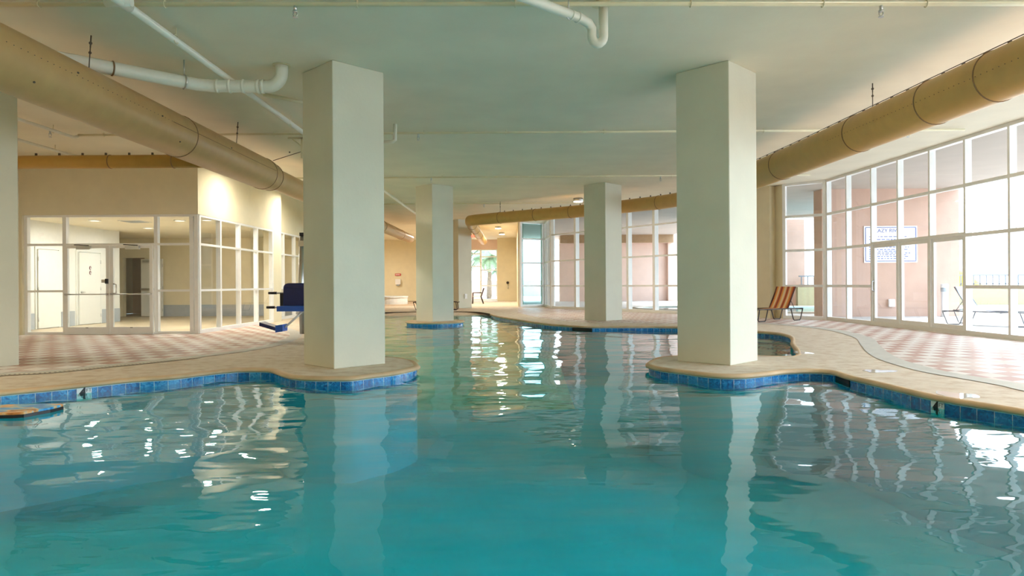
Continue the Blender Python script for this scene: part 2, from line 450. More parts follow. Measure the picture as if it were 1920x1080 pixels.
def sweep(loop, nrm, prof, name, m, skip=None, uv=False):
    b = MB(); n = len(loop); s = 0.0
    if uv: b.uvl = b.bm.loops.layers.uv.new('UVMap')
    rows = [[b.bm.verts.new(loop[i]+nrm[i]*o+Vector((0, 0, z))) for o, z in prof] for i in range(n)]
    for i in range(n):
        j = (i+1) % n; L = (loop[j]-loop[i]).length
        if not (skip and (skip(loop[i]) or skip(loop[j]))):
            for k in range(len(prof)-1):
                f = b.bm.faces.new((rows[i][k], rows[j][k], rows[j][k+1], rows[i][k+1])); f.smooth = True
                if uv:
                    v0, v1 = prof[0][1]-prof[k][1], prof[0][1]-prof[k+1][1]
                    for l, q in zip(f.loops, ((s, v0), (s+L, v0), (s+L, v1), (s, v1))): l[b.uvl].uv = q
        s += L
    for v in [v for v in b.bm.verts if not v.link_faces]: b.bm.verts.remove(v)
    return b.build(name, m)
cop_prof = [(0.0, ZT), (-.03, ZT), (-.042, -.042), (-.046, -.028), (-.04, -.012), (-.024, -.001), (-.004, .005), (.03, .006), (.05, -.01)]
struct(sweep(outline, onrm, cop_prof, 'trim_coping', M_cop, is_beach))
struct(sweep(outline, onrm, [(0, ZT), (0, ZT-.155)], 'trim_tile', M_tile, is_beach, True))
struct(sweep(outline, onrm, [(.001, ZT-.15), (.001, -1.3)], 'wall_pool', M_plast))
b = MB(); b.face([(-9, 0, -1.3), (8, 0, -1.3), (8, 29, -1.3), (-9, 29, -1.3)]); struct(b.build('floor_pool', M_plast))
b = MB(); b.face([(-6.6, 28.2, -.004), (-6.6, 13, -1.31), (1.2, 13, -1.31), (1.2, 28.2, -.004)]); struct(b.build('floor_beach', M_deck))
isl = sroot('floor_island')
for nm, pr, m, uv in (('coping', cop_prof[:8]+[(.2, .0065)], M_cop, False), ('tile_band', [(0, ZT), (0, ZT-.155)], M_tile, True), ('plinth', [(.001, ZT-.15), (.001, -1.3)], M_plast, False)):
    o = sweep(island, inrm, pr, nm, m, None, uv); o.parent = isl
b = MB(); b.face([p+n*.19+Vector((0, 0, .0065)) for p, n in zip(island[::-1], inrm[::-1])]); b.build('deck_top', M_deck, isl)

# water surface, real ripples
waves = []
rw = random.Random(3)
for k in range(26):
    L = .38*1.085**k; a = rw.gauss(0, .75)+math.pi/2*(.9 if rw.random() < .75 else -.2)
    waves.append((2*math.pi/L*math.cos(a), 2*math.pi/L*math.sin(a), rw.uniform(0, 6.28), L*.0011*(1.0 if L < 1.5 else .8)))
def wz(x, y): return sum(A*math.sin(kx*x+ky*y+ph) for kx, ky, ph, A in waves)
bm = bmesh.new(); grid = {}
def vkey(i, j, st, x0, y0):
    if (i, j, st) not in grid:
        x, y = x0+i*st, y0+j*st
        grid[(i, j, st)] = bm.verts.new((x, y, wz(x, y)))
    return grid[(i, j, st)]
fat = [p+n*.06 for p, n in zip(outline, onrm)][::2]
st = .07
rows = {}
for j in range(int((28.2-.8)/st)):
    y = .8+(j+.5)*st
    xs = []
    for i in range(len(fat)):
        a, c = fat[i], fat[(i+1) % len(fat)]
        if (a.y > y) != (c.y > y): xs.append(a.x+(y-a.y)/(c.y-a.y)*(c.x-a.x))
    xs.sort()
    for k in range(0, len(xs)-1, 2):
        for i in range(int(math.floor((xs[k]+8)/st)), int(math.ceil((xs[k+1]+8)/st))):
            f = bm.faces.new((vkey(i, j, st, -8, .8), vkey(i+1, j, st, -8, .8), vkey(i+1, j+1, st, -8, .8), vkey(i, j+1, st, -8, .8))); f.smooth = True
me = bpy.data.meshes.new('water'); bm.to_mesh(me); bm.free(); me.materials.append(M_water)
wo = bpy.data.objects.new('water', me); COL.objects.link(wo); wo.location.z = ZW; struct(wo)
wo['label'] = 'rippled teal water filling the indoor pool'

# ------------------------------------------------------------------ floor
def flat(polys, z, name, m):
    b = MB(); pts = [p for q in polys for p in q]
    vs = [b.bm.verts.new((p[0], p[1], z)) for p in pts]
    for t in tessellate_polygon([[Vector((p[0], p[1], 0)) for p in q] for q in polys]):
        try:
            f = b.bm.faces.new([vs[i] for i in t])
            f.normal_update()
            if f.normal.z < 0: f.normal_flip()
        except ValueError: pass
    me = bpy.data.meshes.new(name); b.bm.to_mesh(me); b.bm.free(); me.materials.append(m)
    o = bpy.data.objects.new(name, me); COL.objects.link(o)
    return struct(o)
room = [(-11.4, -7), (WN.x, -7), (W1.x, W1.y), (W0.x, W0.y), (FB.x, FB.y), (FA.x, FA.y), (1.6, 33.8), (.42, 33.0), (.3, 33.2), (.3, 46.4), (-12.5, 46.4), (-12.5, 28.1), (-7.6, 28.1), (-7.6, 21.3), (-7.2, 21.3), (-7.28, 15.9), (-11.4, 15.9)]
flat([room, [p+n*.02 for p, n in zip(outline, onrm)][::-1]], 0.0, 'floor', M_deck)
flat([[(-15.5, 15.9), (-7.28, 15.9), (-7.2, 21.3), (-7.6, 21.3), (-7.6, 28), (-15.5, 28)]], -.002, 'floor_vestibule', M_vfloor)
flat([[(60, -30), (60, 110), (-40, 110), (-40, 46.4), (.3, 46.4), (.3, 33.2), (.42, 33.0), (1.6, 33.8), (FA.x, FA.y), (FB.x, FB.y), (W0.x, W0.y), (W1.x, W1.y), (WN.x, -7), (WN.x, -30)]], -.01, 'ground', M_out)

# paver fields with a grey border
lp = [P(*q) for q in ((-120, 720), (0, 704), (90, 699), (200, 688), (300, 678), (433, 663), (519, 649), (553, 638), (566, 629), (560, 622), (535, 614), (500, 608))]
lc = catmull([(-9.5, 5.5), (-8.8, 7.2)]+[p[:2] for p in lp], False, .15)
flat([[p[:2] for p in lc]+[(-7.22, 20.2), (-7.27, 15.85), (-11.35, 15.85), (-11.35, 5.5)]], .003, 'floor_pavers', M_paver)
rp = [P(*q) for q in ((2100, 752), (1920, 721.5), (1833, 707), (1773, 697), (1723, 684.5), (1684, 672), (1662, 659), (1649, 647), (1631, 633), (1575, 619), (1500, 610.5), (1430, 606.5))]
rc = catmull([(7.2, 3.2)]+[p[:2] for p in rp]+[(5.2, 18.5), (3.6, 19.0), (2.3, 19.3), (1.5, 20.4), (.9, 22.5), (.2, 26)], False, .15)
WND = (WN-W1).normalized()
flat([[p[:2] for p in rc]+[(.3, 32.6), (FA.x-.2, FA.y-.3), (FB.x-.2, FB.y-.1), (W0.x-.05, W0.y-.1), (W1.x-.1, W1.y-.1), (W1.x-.1+.385, 7), (9.5, 3.2)]], .003, 'floor_pavers', M_paver2)
def ribbon(line, w0, w1, z, name, m, uv=False):
    b = MB(); nr = normals(line, False); s = 0
    for i in range(len(line)-1):
        L = (line[i+1]-line[i]).length
        q = [line[i]+nr[i]*w0, line[i+1]+nr[i+1]*w0, line[i+1]+nr[i+1]*w1, line[i]+nr[i]*w1]
        b.face([p+Vector((0, 0, z)) for p in q], [(s, 0), (s+L, 0), (s+L, w1-w0), (s, w1-w0)] if uv else None)
        s += L
    return struct(b.build(name, m))
ribbon(lc, -.26, 0, .006, 'trim_border', M_border)
ribbon(rc[:int(len(rc)*.62)], 0, -.30, .006, 'trim_border', M_border)
ribbon([p for p in lc if p.x < -4.9 and p.x > -8.7 and p.y < 11], -.02, .12, .008, 'trim_drain', M_drain, True)

# ------------------------------------------------------------------ ceiling and shell
b = MB(); b.prism([(-16, -8), (10.0, -8), (9.9, 1), (9.25, 20), (8.3, 20.9), (1.75, 30.9), (1.6, 34), (.5, 34), (.5, 46.6), (-16, 46.6)], H, H+.5); struct(b.build('ceiling', M_ceil))
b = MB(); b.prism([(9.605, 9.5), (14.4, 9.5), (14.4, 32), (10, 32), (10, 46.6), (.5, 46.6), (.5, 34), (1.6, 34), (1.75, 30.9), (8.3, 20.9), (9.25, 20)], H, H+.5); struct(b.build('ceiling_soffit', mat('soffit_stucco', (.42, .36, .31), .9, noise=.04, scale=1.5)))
b = MB(); b.bb(-11.8, 10.2, -7.3, -7, -.2, H); struct(b.build('wall_rear', M_wall))
b = MB(); b.bb(-11.7, -11.4, -7, 15.86, -.2, H); struct(b.build('wall_left', M_wall))
b = MB(); b.bb(-11.7, -7.26, 15.80, 16.02, 2.78, H); b.bb(-11.7, -11.33, 15.80, 16.02, -.1, 2.78); struct(b.build('wall_storefront', M_wall))
b = MB()
b.hexa([(-7.5, 16.02, 2.78), (-7.26, 16.02, 2.78), (-7.19, 21.3, 2.78), (-7.5, 21.3, 2.78), (-7.5, 16.02, H), (-7.26, 16.02, H), (-7.19, 21.3, H), (-7.5, 21.3, H)])
b.hexa([(-7.5, 20.62, -.1), (-7.2, 20.62, -.1), (-7.19, 21.3, -.1), (-7.5, 21.3, -.1), (-7.5, 20.62, 2.78), (-7.2, 20.62, 2.78), (-7.19, 21.3, 2.78), (-7.5, 21.3, 2.78)])
b.bb(-7.8, -7.5, 21.3, 28.0, 2.85, H); b.bb(-7.8, -7.5, 26.0, 28.0, -.1, 2.85); b.bb(-12.6, -7.5, 28.0, 28.2, -.1, H); b.bb(-12.6, -12.4, 28.2, 46.4, -.1, H)
struct(b.build('wall_side', M_wall))
# far hall
b = MB(); b.bb(-12.4, -3.05, 46.1, 46.4, -.1, H); struct(b.build('wall_end', M_wall))
b = MB(); b.bb(-.95, .3, 44.6, 46.4, -.1, H); b.bb(.3, .55, 33.2, 46.4, -.1, H); struct(b.build('wall_hall', M_wall))
b = MB(); b.bb(-3.1, -.9, 46.1, 46.4, 3.45, H); struct(b.build('wall_lintel', mat('pale_pink', (.80, .60, .50), .8, noise=.03)))
# solid end of the slanted glass wall
fd = (FB-FA).normalized(); fn = Vector((fd.y, -fd.x, 0))
def slab(a, c, th, z0, z1, bld, nrm):
    q = [a, c, c-nrm*th, a-nrm*th]
    bld.hexa([p+Vector((0, 0, z0)) for p in q]+[p+Vector((0, 0, z1)) for p in q])
b = MB(); slab(FA+fd*9.3, FB, .28, -.1, H, b, -fn); struct(b.build('wall_far', M_wall))

# ------------------------------------------------------------------ columns
def column(x, y, label, hd=.575, z0=0.0):
    b = MB(); b.prism([(x, y-hd), (x+hd, y), (x, y+hd), (x-hd, y)], z0, H)
    o = b.build('column', M_col, bevel=.012); struct(o)
    return tag(o, label, 'column', 'square pool hall columns')
column(-2.37, 9.64, 'big cream column with its base on a rounded pool edge, beside the blue lift chair')
column(2.93, 9.75, 'big cream column with its base on a rounded pool edge, on the lounge chair side')
column(-2.36, 20.87, 'slimmer-looking cream column on the small round island in the water')
column(2.78, 20.80, 'cream column on the tiled deck in front of the slanted glass wall')
column(-7.60, 9.72, 'cream column cut by the left frame edge, in front of the vestibule doors')
column(-2.46, 32.0, 'farthest cream column, standing behind the round island one')

# ------------------------------------------------------------------ glazing
def bar(bld, a, c, zc, hz, depth, nrm, off=0.0):       # horizontal bar a..c
    q = [a-nrm*(off), c-nrm*off, c-nrm*(off+depth), a-nrm*(off+depth)]
    bld.hexa([p+Vector((0, 0, zc-hz/2)) for p in q]+[p+Vector((0, 0, zc+hz/2)) for p in q])
def glazing(name, a, c, cuts, bays, z0, z1, nrm, mw=.06, depth=.14, hb=.07, gmat=None, sill=.10):
    """a->c on the floor; nrm points into the room; cuts = distances of mullions; bays = levels of the rails per bay."""
    root = sroot(name); d = (c-a).normalized(); fr = MB()
    for s in cuts:
        p = a+d*s
        q = [p-d*mw/2, p+d*mw/2, p+d*mw/2-nrm*depth, p-d*mw/2-nrm*depth]
        fr.hexa([t+Vector((0, 0, z0)) for t in q]+[t+Vector((0, 0, z1)) for t in q])
    gl = MB()
    for i in range(len(cuts)-1):
        p, q = a+d*(cuts[i]+mw/2), a+d*(cuts[i+1]-mw/2)
        lv = bays[i] if isinstance(bays[0], (list, tuple)) else bays
        bar(fr, p, q, z0+sill/2, sill, depth, nrm); bar(fr, p, q, z1-hb/2, hb, depth, nrm)
        for z in lv: bar(fr, p, q, z, hb, depth*.8, nrm)
        zz = [z0+sill]+list(lv)+[z1-hb]
        g0 = p-nrm*(depth*.55); g1 = q-nrm*(depth*.55)
        for k in range(len(zz)-1):
            e = .006
            lo, hi = zz[k]+(0 if k == 0 else hb/2), zz[k+1]-(0 if k == len(zz)-2 else hb/2)
            gl.face([g0+Vector((0, 0, lo)), g1+Vector((0, 0, lo)), g1+Vector((0, 0, hi)), g0+Vector((0, 0, hi))])
    fr.build('frame', M_white, root); gl.build('glass', gmat or M_glass, root)
    return root
# right glass wall
rd = (WN-W1).normalized(); rn = Vector((rd.y, -rd.x, 0))
if rn.x > 0: rn = -rn
cuts = [0, 1.12, 2.36, 3.52, 4.72, 5.87, 7.09]+[7.09+1.19*k for k in range(1, 17)]
L3 = [1.0, 2.07, 3.1]
bays = [L3]*2+[[2.10, 3.1]]*3+[L3]*17
glazing('window_1', W1, WN, cuts, bays, 0, H, rn)
d45 = (W1-W0).normalized(); n45 = Vector((d45.y, -d45.x, 0))
if n45.y > 0: n45 = -n45
glazing('window_2', W0, W1, [.03, (W1-W0).length-.06], L3, 0, H, n45, mw=.09)
b = MB(); slab(FB, W0+Vector((0, .02, 0)), .1, -.1, H, b, Vector((-1, 0, 0))); struct(b.build('wall_return', M_wall))
fnn = fn if fn.y < 0 else -fn
glazing('window_3', FA, FB, [0, 1.7, 3.3, 4.9, 6.3, 7.75, 9.25], [1.01, 2.13, 3.3], 0, H, fnn, mw=.12, depth=.2, hb=.06)
T0, T1 = Vector((.42, 33.0, 0)), Vector((1.6, 33.8, 0)); td = (T1-T0).normalized(); tn = Vector((td.y, -td.x, 0))
glazing('window_4', T0, T1, [.05, (T1-T0).length-.05], [1.01, 2.13, 3.3], 0, H, tn, mw=.12, gmat=M_tint)
R0 = Vector((1.6, 33.8, 0)); rdd = (FA-R0).normalized(); rnn = Vector((rdd.y, -rdd.x, 0))
glazing('window_5', R0, FA, [0, 1.5, (FA-R0).length], [1.01, 2.13, 3.3], 0, H, rnn if rnn.x < 0 else -rnn, mw=.1)
# storefront
SY = 15.86
SX = lambda x: (x-960)/F*SY
sf0 = Vector((SX(46.5), SY, 0))
cut = [SX(x)-sf0.x for x in (48, 121, 292.5, 359, 368)]
lv = [1.01, 2.09]
glazing('window_6', sf0, Vector((-7.26, SY, 0)), cut, [lv, [2.09], lv, []], 0, 2.78, Vector((0, -1, 0)), mw=.085, depth=.11, hb=.05, sill=.06)
sw0, sw1 = Vector((-7.27, 15.9, 0)), Vector((-7.2, 20.62, 0)); sd = (sw1-sw0).normalized(); sn = Vector((sd.y, -sd.x, 0))
glazing('window_7', sw0, sw1, [.03, 1.13, 2.30, 3.50, 4.68], lv, 0, 2.78, sn, mw=.08, depth=.11, hb=.05, sill=.09)
glazing('window_8', Vector((-7.5, 21.3, 0)), Vector((-7.5, 26, 0)), [.04, 1.2, 2.35, 3.5, 4.66], [1.01, 2.13], 0, 2.85, Vector((1, 0, 0)), mw=.08, depth=.11, hb=.05, sill=.09)
b = MB(); b.bb(-7.5, -7.2, 21.28, 21.31, 0, H); struct(b.build('trim_return', M_wall))

# storefront double doors
def leaf(name, x0, x1, hinge_left):
    r = sroot(name, (0, 0, 0)); y0, y1 = SY-.075, SY-.03
    b = MB(); s = .075
    b.bb(x0, x0+s, y0, y1, .01, 2.055); b.bb(x1-s, x1, y0, y1, .01, 2.055)
    b.bb(x0+s, x1-s, y0, y1, 2.0, 2.055); b.bb(x0+s, x1-s, y0, y1, .01, .175)
    b.build('leaf_frame', M_white, r)
    b = MB(); b.face([(x0+s, SY-.05, .175), (x1-s, SY-.05, .175), (x1-s, SY-.05, 2.0), (x0+s, SY-.05, 2.0)]); b.build('glass', M_glass, r)
    b = MB(); b.cyl((x0+.04, y0-.04, .935), (x1-.04, y0-.04, .935), .014, 10)
    for x in (x0+.04, x1-.04): b.bb(x-.02, x+.02, y0-.045, y0, .915, .955)
    b.build('push_bar', M_steel, r)
    b = MB(); xc = (x0+x1)/2-.05 if hinge_left else (x0+x1)/2+.05
    b.bb(xc-.16, xc+.16, y0-.06, y0, 1.97, 2.05); b.build('door_closer', M_steel, r, bevel=.006)
    b = MB(); b.cyl((xc+.12, y0-.03, 2.06), (xc-.18, y0-.09, 2.075), .01, 8); b.build('closer_arm', M_dark, r)
    b = MB(); b.bb((x0+x1)/2-.03, (x0+x1)/2+.03, y0-.006, y0, .155, .168); b.build('kick_catch', M_dark, r)
    return r
d1 = leaf('door_1', SX(124.5), SX(208.4), True); d2 = leaf('door_2', SX(209.6), SX(289.5), False)
xh = SX(204)
b = MB(); b.bb(xh-.10, xh+.02, SY-.12, SY-.075, 1.20, 1.275); b.build('lock_box', M_steel, d1, bevel=.006)
b = MB(); b.bb(xh-.01, xh+.035, SY-.135, SY-.075, 1.18, 1.29); b.build('latch', M_dark, d1, bevel=.006)
xh = SX(219)
b = MB(); b.tube([(xh, SY-.075, .95), (xh, SY-.13, .95), (xh+.06, SY-.13, .96), (xh+.06, SY-.13, 1.16), (xh, SY-.13, 1.17), (xh, SY-.075, 1.17)], .014, 8); b.build('pull_handle', M_steel, d2)
# sliding doors in the right glass wall
for k, nm in enumerate(('door_3', 'door_4', 'door_5')):
    r = sroot(nm); a = W1+rd*(cuts[2+k]+.04); c = W1+rd*(cuts[3+k]-.04); b = MB()
    for s0 in (a, c-rd*.07):
        q = [s0-rn*.03, s0+rd*.07-rn*.03, s0+rd*.07-rn*.08, s0-rn*.08]
        b.hexa([p+Vector((0, 0, .03)) for p in q]+[p+Vector((0, 0, 2.06)) for p in q])
    bar(b, a+rd*.07, c-rd*.07, .11, .16, .05, rn, .03); bar(b, a+rd*.07, c-rd*.07, 2.02, .08, .05, rn, .03)
    b.build('sash', M_white, r)
    if k == 0:
        b = MB(); p = a+rd*.05
        b.tube([p-rn*.03+Vector((0, 0, .88)), p+rn*.03+Vector((0, 0, .9)), p+rn*.03+Vector((0, 0, 1.12)), p-rn*.03+Vector((0, 0, 1.14))], .014, 8); b.build('handle', M_steel, r)

# ------------------------------------------------------------------ vestibule behind the storefront
b = MB(); b.bb(-15.5, -7.6, 16.05, 28, 2.86, 2.95); struct(b.build('ceiling_vestibule', M_ceil))
YW = 20.0
XV = -12.5
b = MB(); b.bb(XV-.2, XV, 16.02, 21.75, 0, 2.86); struct(b.build('wall_vestibule', M_door))
b = MB(); b.bb(-15.5, -14.25, 25.0, 25.2, 0, 2.86); b.bb(-13.45, -7.6, 25.0, 25.2, 0, 2.86); b.bb(-14.25, -13.45, 25.0, 25.2, 2.15, 2.86); struct(b.build('wall_corridor', M_wall))
b = MB(); b.bb(-15.5, -7.6, 27.9, 28, 0, 2.86); struct(b.build('wall_back', M_salm))
b = MB(); b.bb(-15.7, -15.5, 15.9, 28, 0, 2.86); struct(b.build('wall_outer', M_wall))
b = MB(); b.bb(-15.5, -11.33, 15.86, 16.02, 0, 2.86); struct(b.build('wall_blank', M_wall))
b = MB(); b.bb(XV, XV+.012, 16.02, 17.85, 0, .42); b.bb(XV, XV+.012, 18.92, 19.5, 0, .42); b.bb(XV, XV+.012, 20.78, 21.75, 0, .42); b.bb(-13.4, -7.6, 24.98, 25.0, 0, .42); struct(b.build('baseboard_vestibule', M_base))
def vdoor(name, loc, rz, w_, h_=2.1, lever=True):
    r = sroot(name, loc); r.rotation_euler = (0, 0, rz)
    b = MB(); b.bb(0, w_, -.045, 0, .02, h_); b.build('door_leaf', M_door, r, bevel=.004)
    b = MB()
    for z in (.25, 1.05, 1.85): b.cyl((w_+.005, -.05, z-.05), (w_+.005, -.05, z+.05), .014, 8)
    b.build('hinge', M_steel, r)
    if lever:
        b = MB(); b.cyl((.07, -.045, .95), (.07, -.10, .95), .028, 10); b.tube([(.07, -.095, .95), (.19, -.095, .95)], .012, 8); b.build('handle', M_steel, r)
    return r
dr = vdoor('door_6', (XV+.01, 19.65, 0), math.pi/2, 1.0)
b = MB()
for z in (1.52, 1.66): b.ball((.50, -.048, z), (.055, .006, .06), 12)
b.build('restroom_sign', mat('maroon_sign', (.12, .015, .03), .4, noise=.05), dr)
b = MB()
for z in (1.52, 1.66): b.ball((.50, -.054, z+.02), (.016, .004, .016), 8); b.bb(.48, .52, -.058, -.052, z-.04, z+.002)
b.build('pictogram', M_sign, dr)
b = MB()
for y0, wd in ((17.92, .88), (19.6, 1.1)):
    b.bb(XV, XV+.03, y0-.05, y0, 0, 2.17); b.bb(XV, XV+.03, y0+wd, y0+wd+.05, 0, 2.17); b.bb(XV, XV+.03, y0, y0+wd, 2.12, 2.17)
struct(b.build('trim_door', M_door))
vdoor('door_7', (XV+.01, 18.78, 0), math.pi*1.5, .84, 2.1, False).scale = (1, -1, 1)
d8 = vdoor('door_8', (-13.5, 24.9, 0), math.radians(-8), .85, 2.1, False)
b = MB(); b.bb(.02, .80, -.10, -.045, .96, 1.04); b.build('panic_bar', M_steel, d8)
b = MB(); b.bb(.60, .68, -.05, -.044, 1.1, 1.75); b.build('vision_panel', M_dark, d8)
b = MB(); b.bb(.1, .4, -.1, -.045, 1.98, 2.06); b.build('door_closer', M_steel, d8)
o = MB()
o.bb(-9.75, -9.35, 24.95, 24.99, 1.25, 1.75); pic = tag(o.build('wall_picture', M_wall), 'pale framed picture on the vestibule back wall', 'picture')
LIGHTS = []
def downlight(x, y, z, label, r=.11, power=10, group='vestibule recessed lights'):
    t = thing('recessed_light', label, 'light', (x, y, z), 0, group)
    b = MB(); b.tube([(r*1.2*math.cos(a), r*1.2*math.sin(a), -.008) for a in [2*math.pi*i/20 for i in range(20)]], .018, 6, closed=True); b.build('trim_ring', M_white, t)
    b = MB(); b.cyl((0, 0, -.014), (0, 0, -.003), r*1.1, 20); b.build('diffuser', M_lamp, t)
    add_lamp(t, (0, 0, -.03), power, r, (1, .96, .88))
def add_lamp(t, off, power, r, col=(1, .92, .77)):
    l = bpy.data.lights.new('lamp', 'AREA'); l.shape = 'DISK'; l.size = r*2; l.energy = power; l.color = col; l.spread = math.radians(175)
    o = bpy.data.objects.new('lamp', l); COL.objects.link(o); o.parent = t; o.location = off
for (pxl, pyl), lb in (((178, 413), 'round recessed ceiling light above the door with the restroom sign'), ((278, 427), 'round recessed ceiling light above the right storefront door'), ((337, 413), 'round recessed ceiling light above the narrow pane beside the corner post'), ((388, 412), 'round recessed ceiling light just behind the corner post, seen through the side glass')):
    p = P(pxl, pyl, 2.86); downlight(p.x, p.y, 2.86, lb, power=30)
p = P(253, 415, 2.86)
t = thing('ceiling_vent', 'white square air vent in the vestibule ceiling', 'vent', (p.x, p.y, 2.86))
b = MB(); b.bb(-.3, .3, -.3, .3, -.012, 0); b.build('frame', M_white, t)
b = MB()
for k in range(6): b.bb(-.25, .25, -.24+k*.09, -.20+k*.09, -.02, -.012)
b.build('louvre', M_base, t)
t = thing('fire_alarm', 'red fire alarm strobe box on the left wall beside the storefront', 'alarm', (-11.4, 15.35, 1.12+(537.6-438)/F*15.35))
b = MB(); b.bb(0, .055, -.06, .06, -.10, .10); b.build('housing', M_red, t, bevel=.008)
b = MB(); b.bb(.055, .13, -.03, .03, -.025, .035); b.build('strobe', M_sign, t, bevel=.01)

# ------------------------------------------------------------------ ceiling lights of the pool hall
def drum(x, y, label, power, r=.17, col=(1, .92, .77)):
    t = thing('ceiling_light', label, 'light', (x, y, H), 0, 'surface ceiling lights of the pool hall')
    b = MB(); b.cyl((0, 0, -.11), (0, 0, 0), r, 24); b.build('housing', M_steel, t)
    b = MB(); b.cyl((0, 0, -.135), (0, 0, -.11), r*.93, 24); b.build('diffuser', M_lamp, t)
    add_lamp(t, (0, 0, -.15), power, r, col)
def pc(x, y): p = P(x, y, H-.1); return p.x, p.y
drum(*pc(1084, 377), 'drum ceiling light half hidden by the column before the slanted glass wall', 60)
drum(*pc(934, 428), 'drum ceiling light above the far hall, nearer of two', 60)
drum(*pc(941, 439), 'drum ceiling light above the far hall, farther of two', 60)
drum(-6.3, 16.9, 'drum ceiling light hidden behind the fat tan duct near the vestibule corner', 45)
drum(-6.3, 21.2, 'drum ceiling light hidden behind the tan duct along the side windows', 60)
drum(-4.5, 37, 'unseen drum light added to brighten the far hall near the red wall sign', 170)  # hidden behind the island column, added to brighten the far hall
drum(-9.5, 41, 'unseen drum light added to brighten the far hall above the hot tub', 170)  # another unseen lamp, added only to lift the light in the hall
for i, (x, y) in enumerate(((-9.3, 8.0), (-6.0, 4.2), (-6.0, -2.5), (-1.5, 4.2), (4.5, 3.2), (-1.5, -3))):  # first entry is an extra out-of-view lamp added to light the left deck
    drum(x, y, 'unseen drum ceiling light over the near end of the pool', 22 if x > 2 else 42 if x < -2 else 12, col=(1, .95, .85) if x > 2 or x < -8 else (1, .78, .42))

# ------------------------------------------------------------------ air ducts
def clip_row(pts, R, parent, n):
    # little suspension clips along the top of the duct
    L = [0]
    for i in range(len(pts)-1): L.append(L[-1]+(pts[i+1]-pts[i]).length)
    for k in range(n):
        s = L[-1]*(k+.5)/n
        i = max(j for j in range(len(L)-1) if L[j] <= s)
        p = pts[i].lerp(pts[i+1], (s-L[i])/(L[i+1]-L[i]))
        b = MB(); b.box(p+Vector((0, 0, R+.018)), (.03, .03, .05)); b.build('clip', M_wire, parent)
def collar(p, d, R, parent, name='collar', m=None, wd=.02):
    d = d.normalized(); b = MB(); b.tube([p-d*wd/2, p+d*wd/2], R, 32, cap=False)
    b.tube([p-d*wd*.5, p-d*wd*.2, p+d*wd*.2, p+d*wd*.5], [R-.002, R+.008, R+.008, R-.002], 32, cap=False)
    return b.build(name, m or M_ductd, parent)
def hang(p, q, parent, name='hanger'):
    b = MB(); m_ = q.lerp(p, .35); b.tube([q, m_], .009, 6)
    b.tube([m_, p], .007, 6); b.ball(q.lerp(p, .22), .02, 6); b.ball(q.lerp(p, .5), .018, 6); return b.build(name, M_wire, parent)
# left duct
ZD = 3.39
t = thing('air_duct', 'fat tan round air duct running away along the left side under the ceiling', 'duct', (0, 0, 0), 0, 'tan round air ducts')
XD = -5.06
path = [(1.0, .315), (4, .315), (10.4, .315), (14.0, .315), (14.15, .30), (14.6, .24), (14.75, .228), (24, .225), (33, .21), (34, .20)]
b = MB(); b.tube([(XD, y, ZD) for y, r in path], [r for y, r in path], 36); b.build('duct_body', M_duct, t)
for y, R in ((10.35, .316), (13.85, .316), (14.3, .285), (19.2, .228), (26.5, .224), (31, .215)): collar(Vector((XD, y, ZD)), Vector((0, 1, 0)), R, t)
for y in (8.14, 12.5, 16.5): hang(Vector((XD+.03, y, ZD+(.31 if y < 14 else .22))), Vector((XD+.06, y, H)), t)
sm = MB()
ang = math.radians(7)
for k in range(74):
    y = 3.2+k*.095
    c = Vector((XD+.316*math.cos(ang), y, ZD+.316*math.sin(ang))); sm.ball(c, (.0045, .008, .0045), 6)
sm.build('seam_stitching', M_wire, t)['kind'] = 'stuff'
sm = MB(); sm.tube([(XD+.312*math.cos(ang), y, ZD+.312*math.sin(ang)) for y in (9.6, 11, 12.5, 13.8)], .006, 6); sm.build('seam', M_ductd, t)
for y, a in ((6.9, -40), (7.5, 14), (9.3, 8), (9.9, -35), (11.6, 12)):
    b = MB(); a = math.radians(a); b.ball((XD+.316*math.cos(a), y, ZD+.316*math.sin(a)), (.012, .018, .012), 6); b.build('rivet', M_wire, t)
# branch duct
t = thing('air_duct', 'thin ochre branch duct running sideways above the storefront', 'duct', (0, 0, 0), 0, 'tan round air ducts')
YB, ZB = 12.95, 3.48
M_branch = mat('ochre_duct', (.50, .30, .06), .45, noise=.05, scale=5)
b = MB(); b.tube([(-11.3, YB, ZB), (-5.41, YB, ZB)], .125, 28); b.build('duct_body', M_branch, t)
for x in (-7.6, -6.4): collar(Vector((x, YB, ZB)), Vector((1, 0, 0)), .126, t)
clip_row([Vector((-11, YB, ZB)), Vector((-5.7, YB, ZB))], .125, t, 12)
# right duct
t = thing('air_duct', 'long tan round air duct along the glass wall, bending left over the far deck', 'duct', (0, 0, 0), 0, 'tan round air ducts')
key = [(5.75, .5, 3.44), (5.62, 4, 3.44), (5.53, 7.38, 3.44), (5.44, 11, 3.44), (5.36, 14.2, 3.45), (5.22, 17, 3.47), (4.75, 19.7, 3.50), (3.5, 21.45, 3.52), (2.0, 22.95, 3.52), (0, 24.5, 3.52), (-1.35, 25.6, 3.52), (-1.56, 25.9, 3.52), (-1.60, 26.5, 3.50), (-1.6, 28.5, 3.48), (-1.6, 38.5, 3.46)]
kv = catmull([(k[0], k[1]) for k in key], False, .35)
def zr(y): 
    return 3.44+.08*max(0, min(1, (y-13)/8))
pp = [Vector((p.x, p.y, zr(p.y))) for p in kv]
rr = [.29 if p.y < 15.5 else (.29-.085*min(1, (p.y-15.5)/1.2)) for p in pp]
b = MB(); b.tube(pp, rr, 36); b.build('duct_body', M_duct2, t)
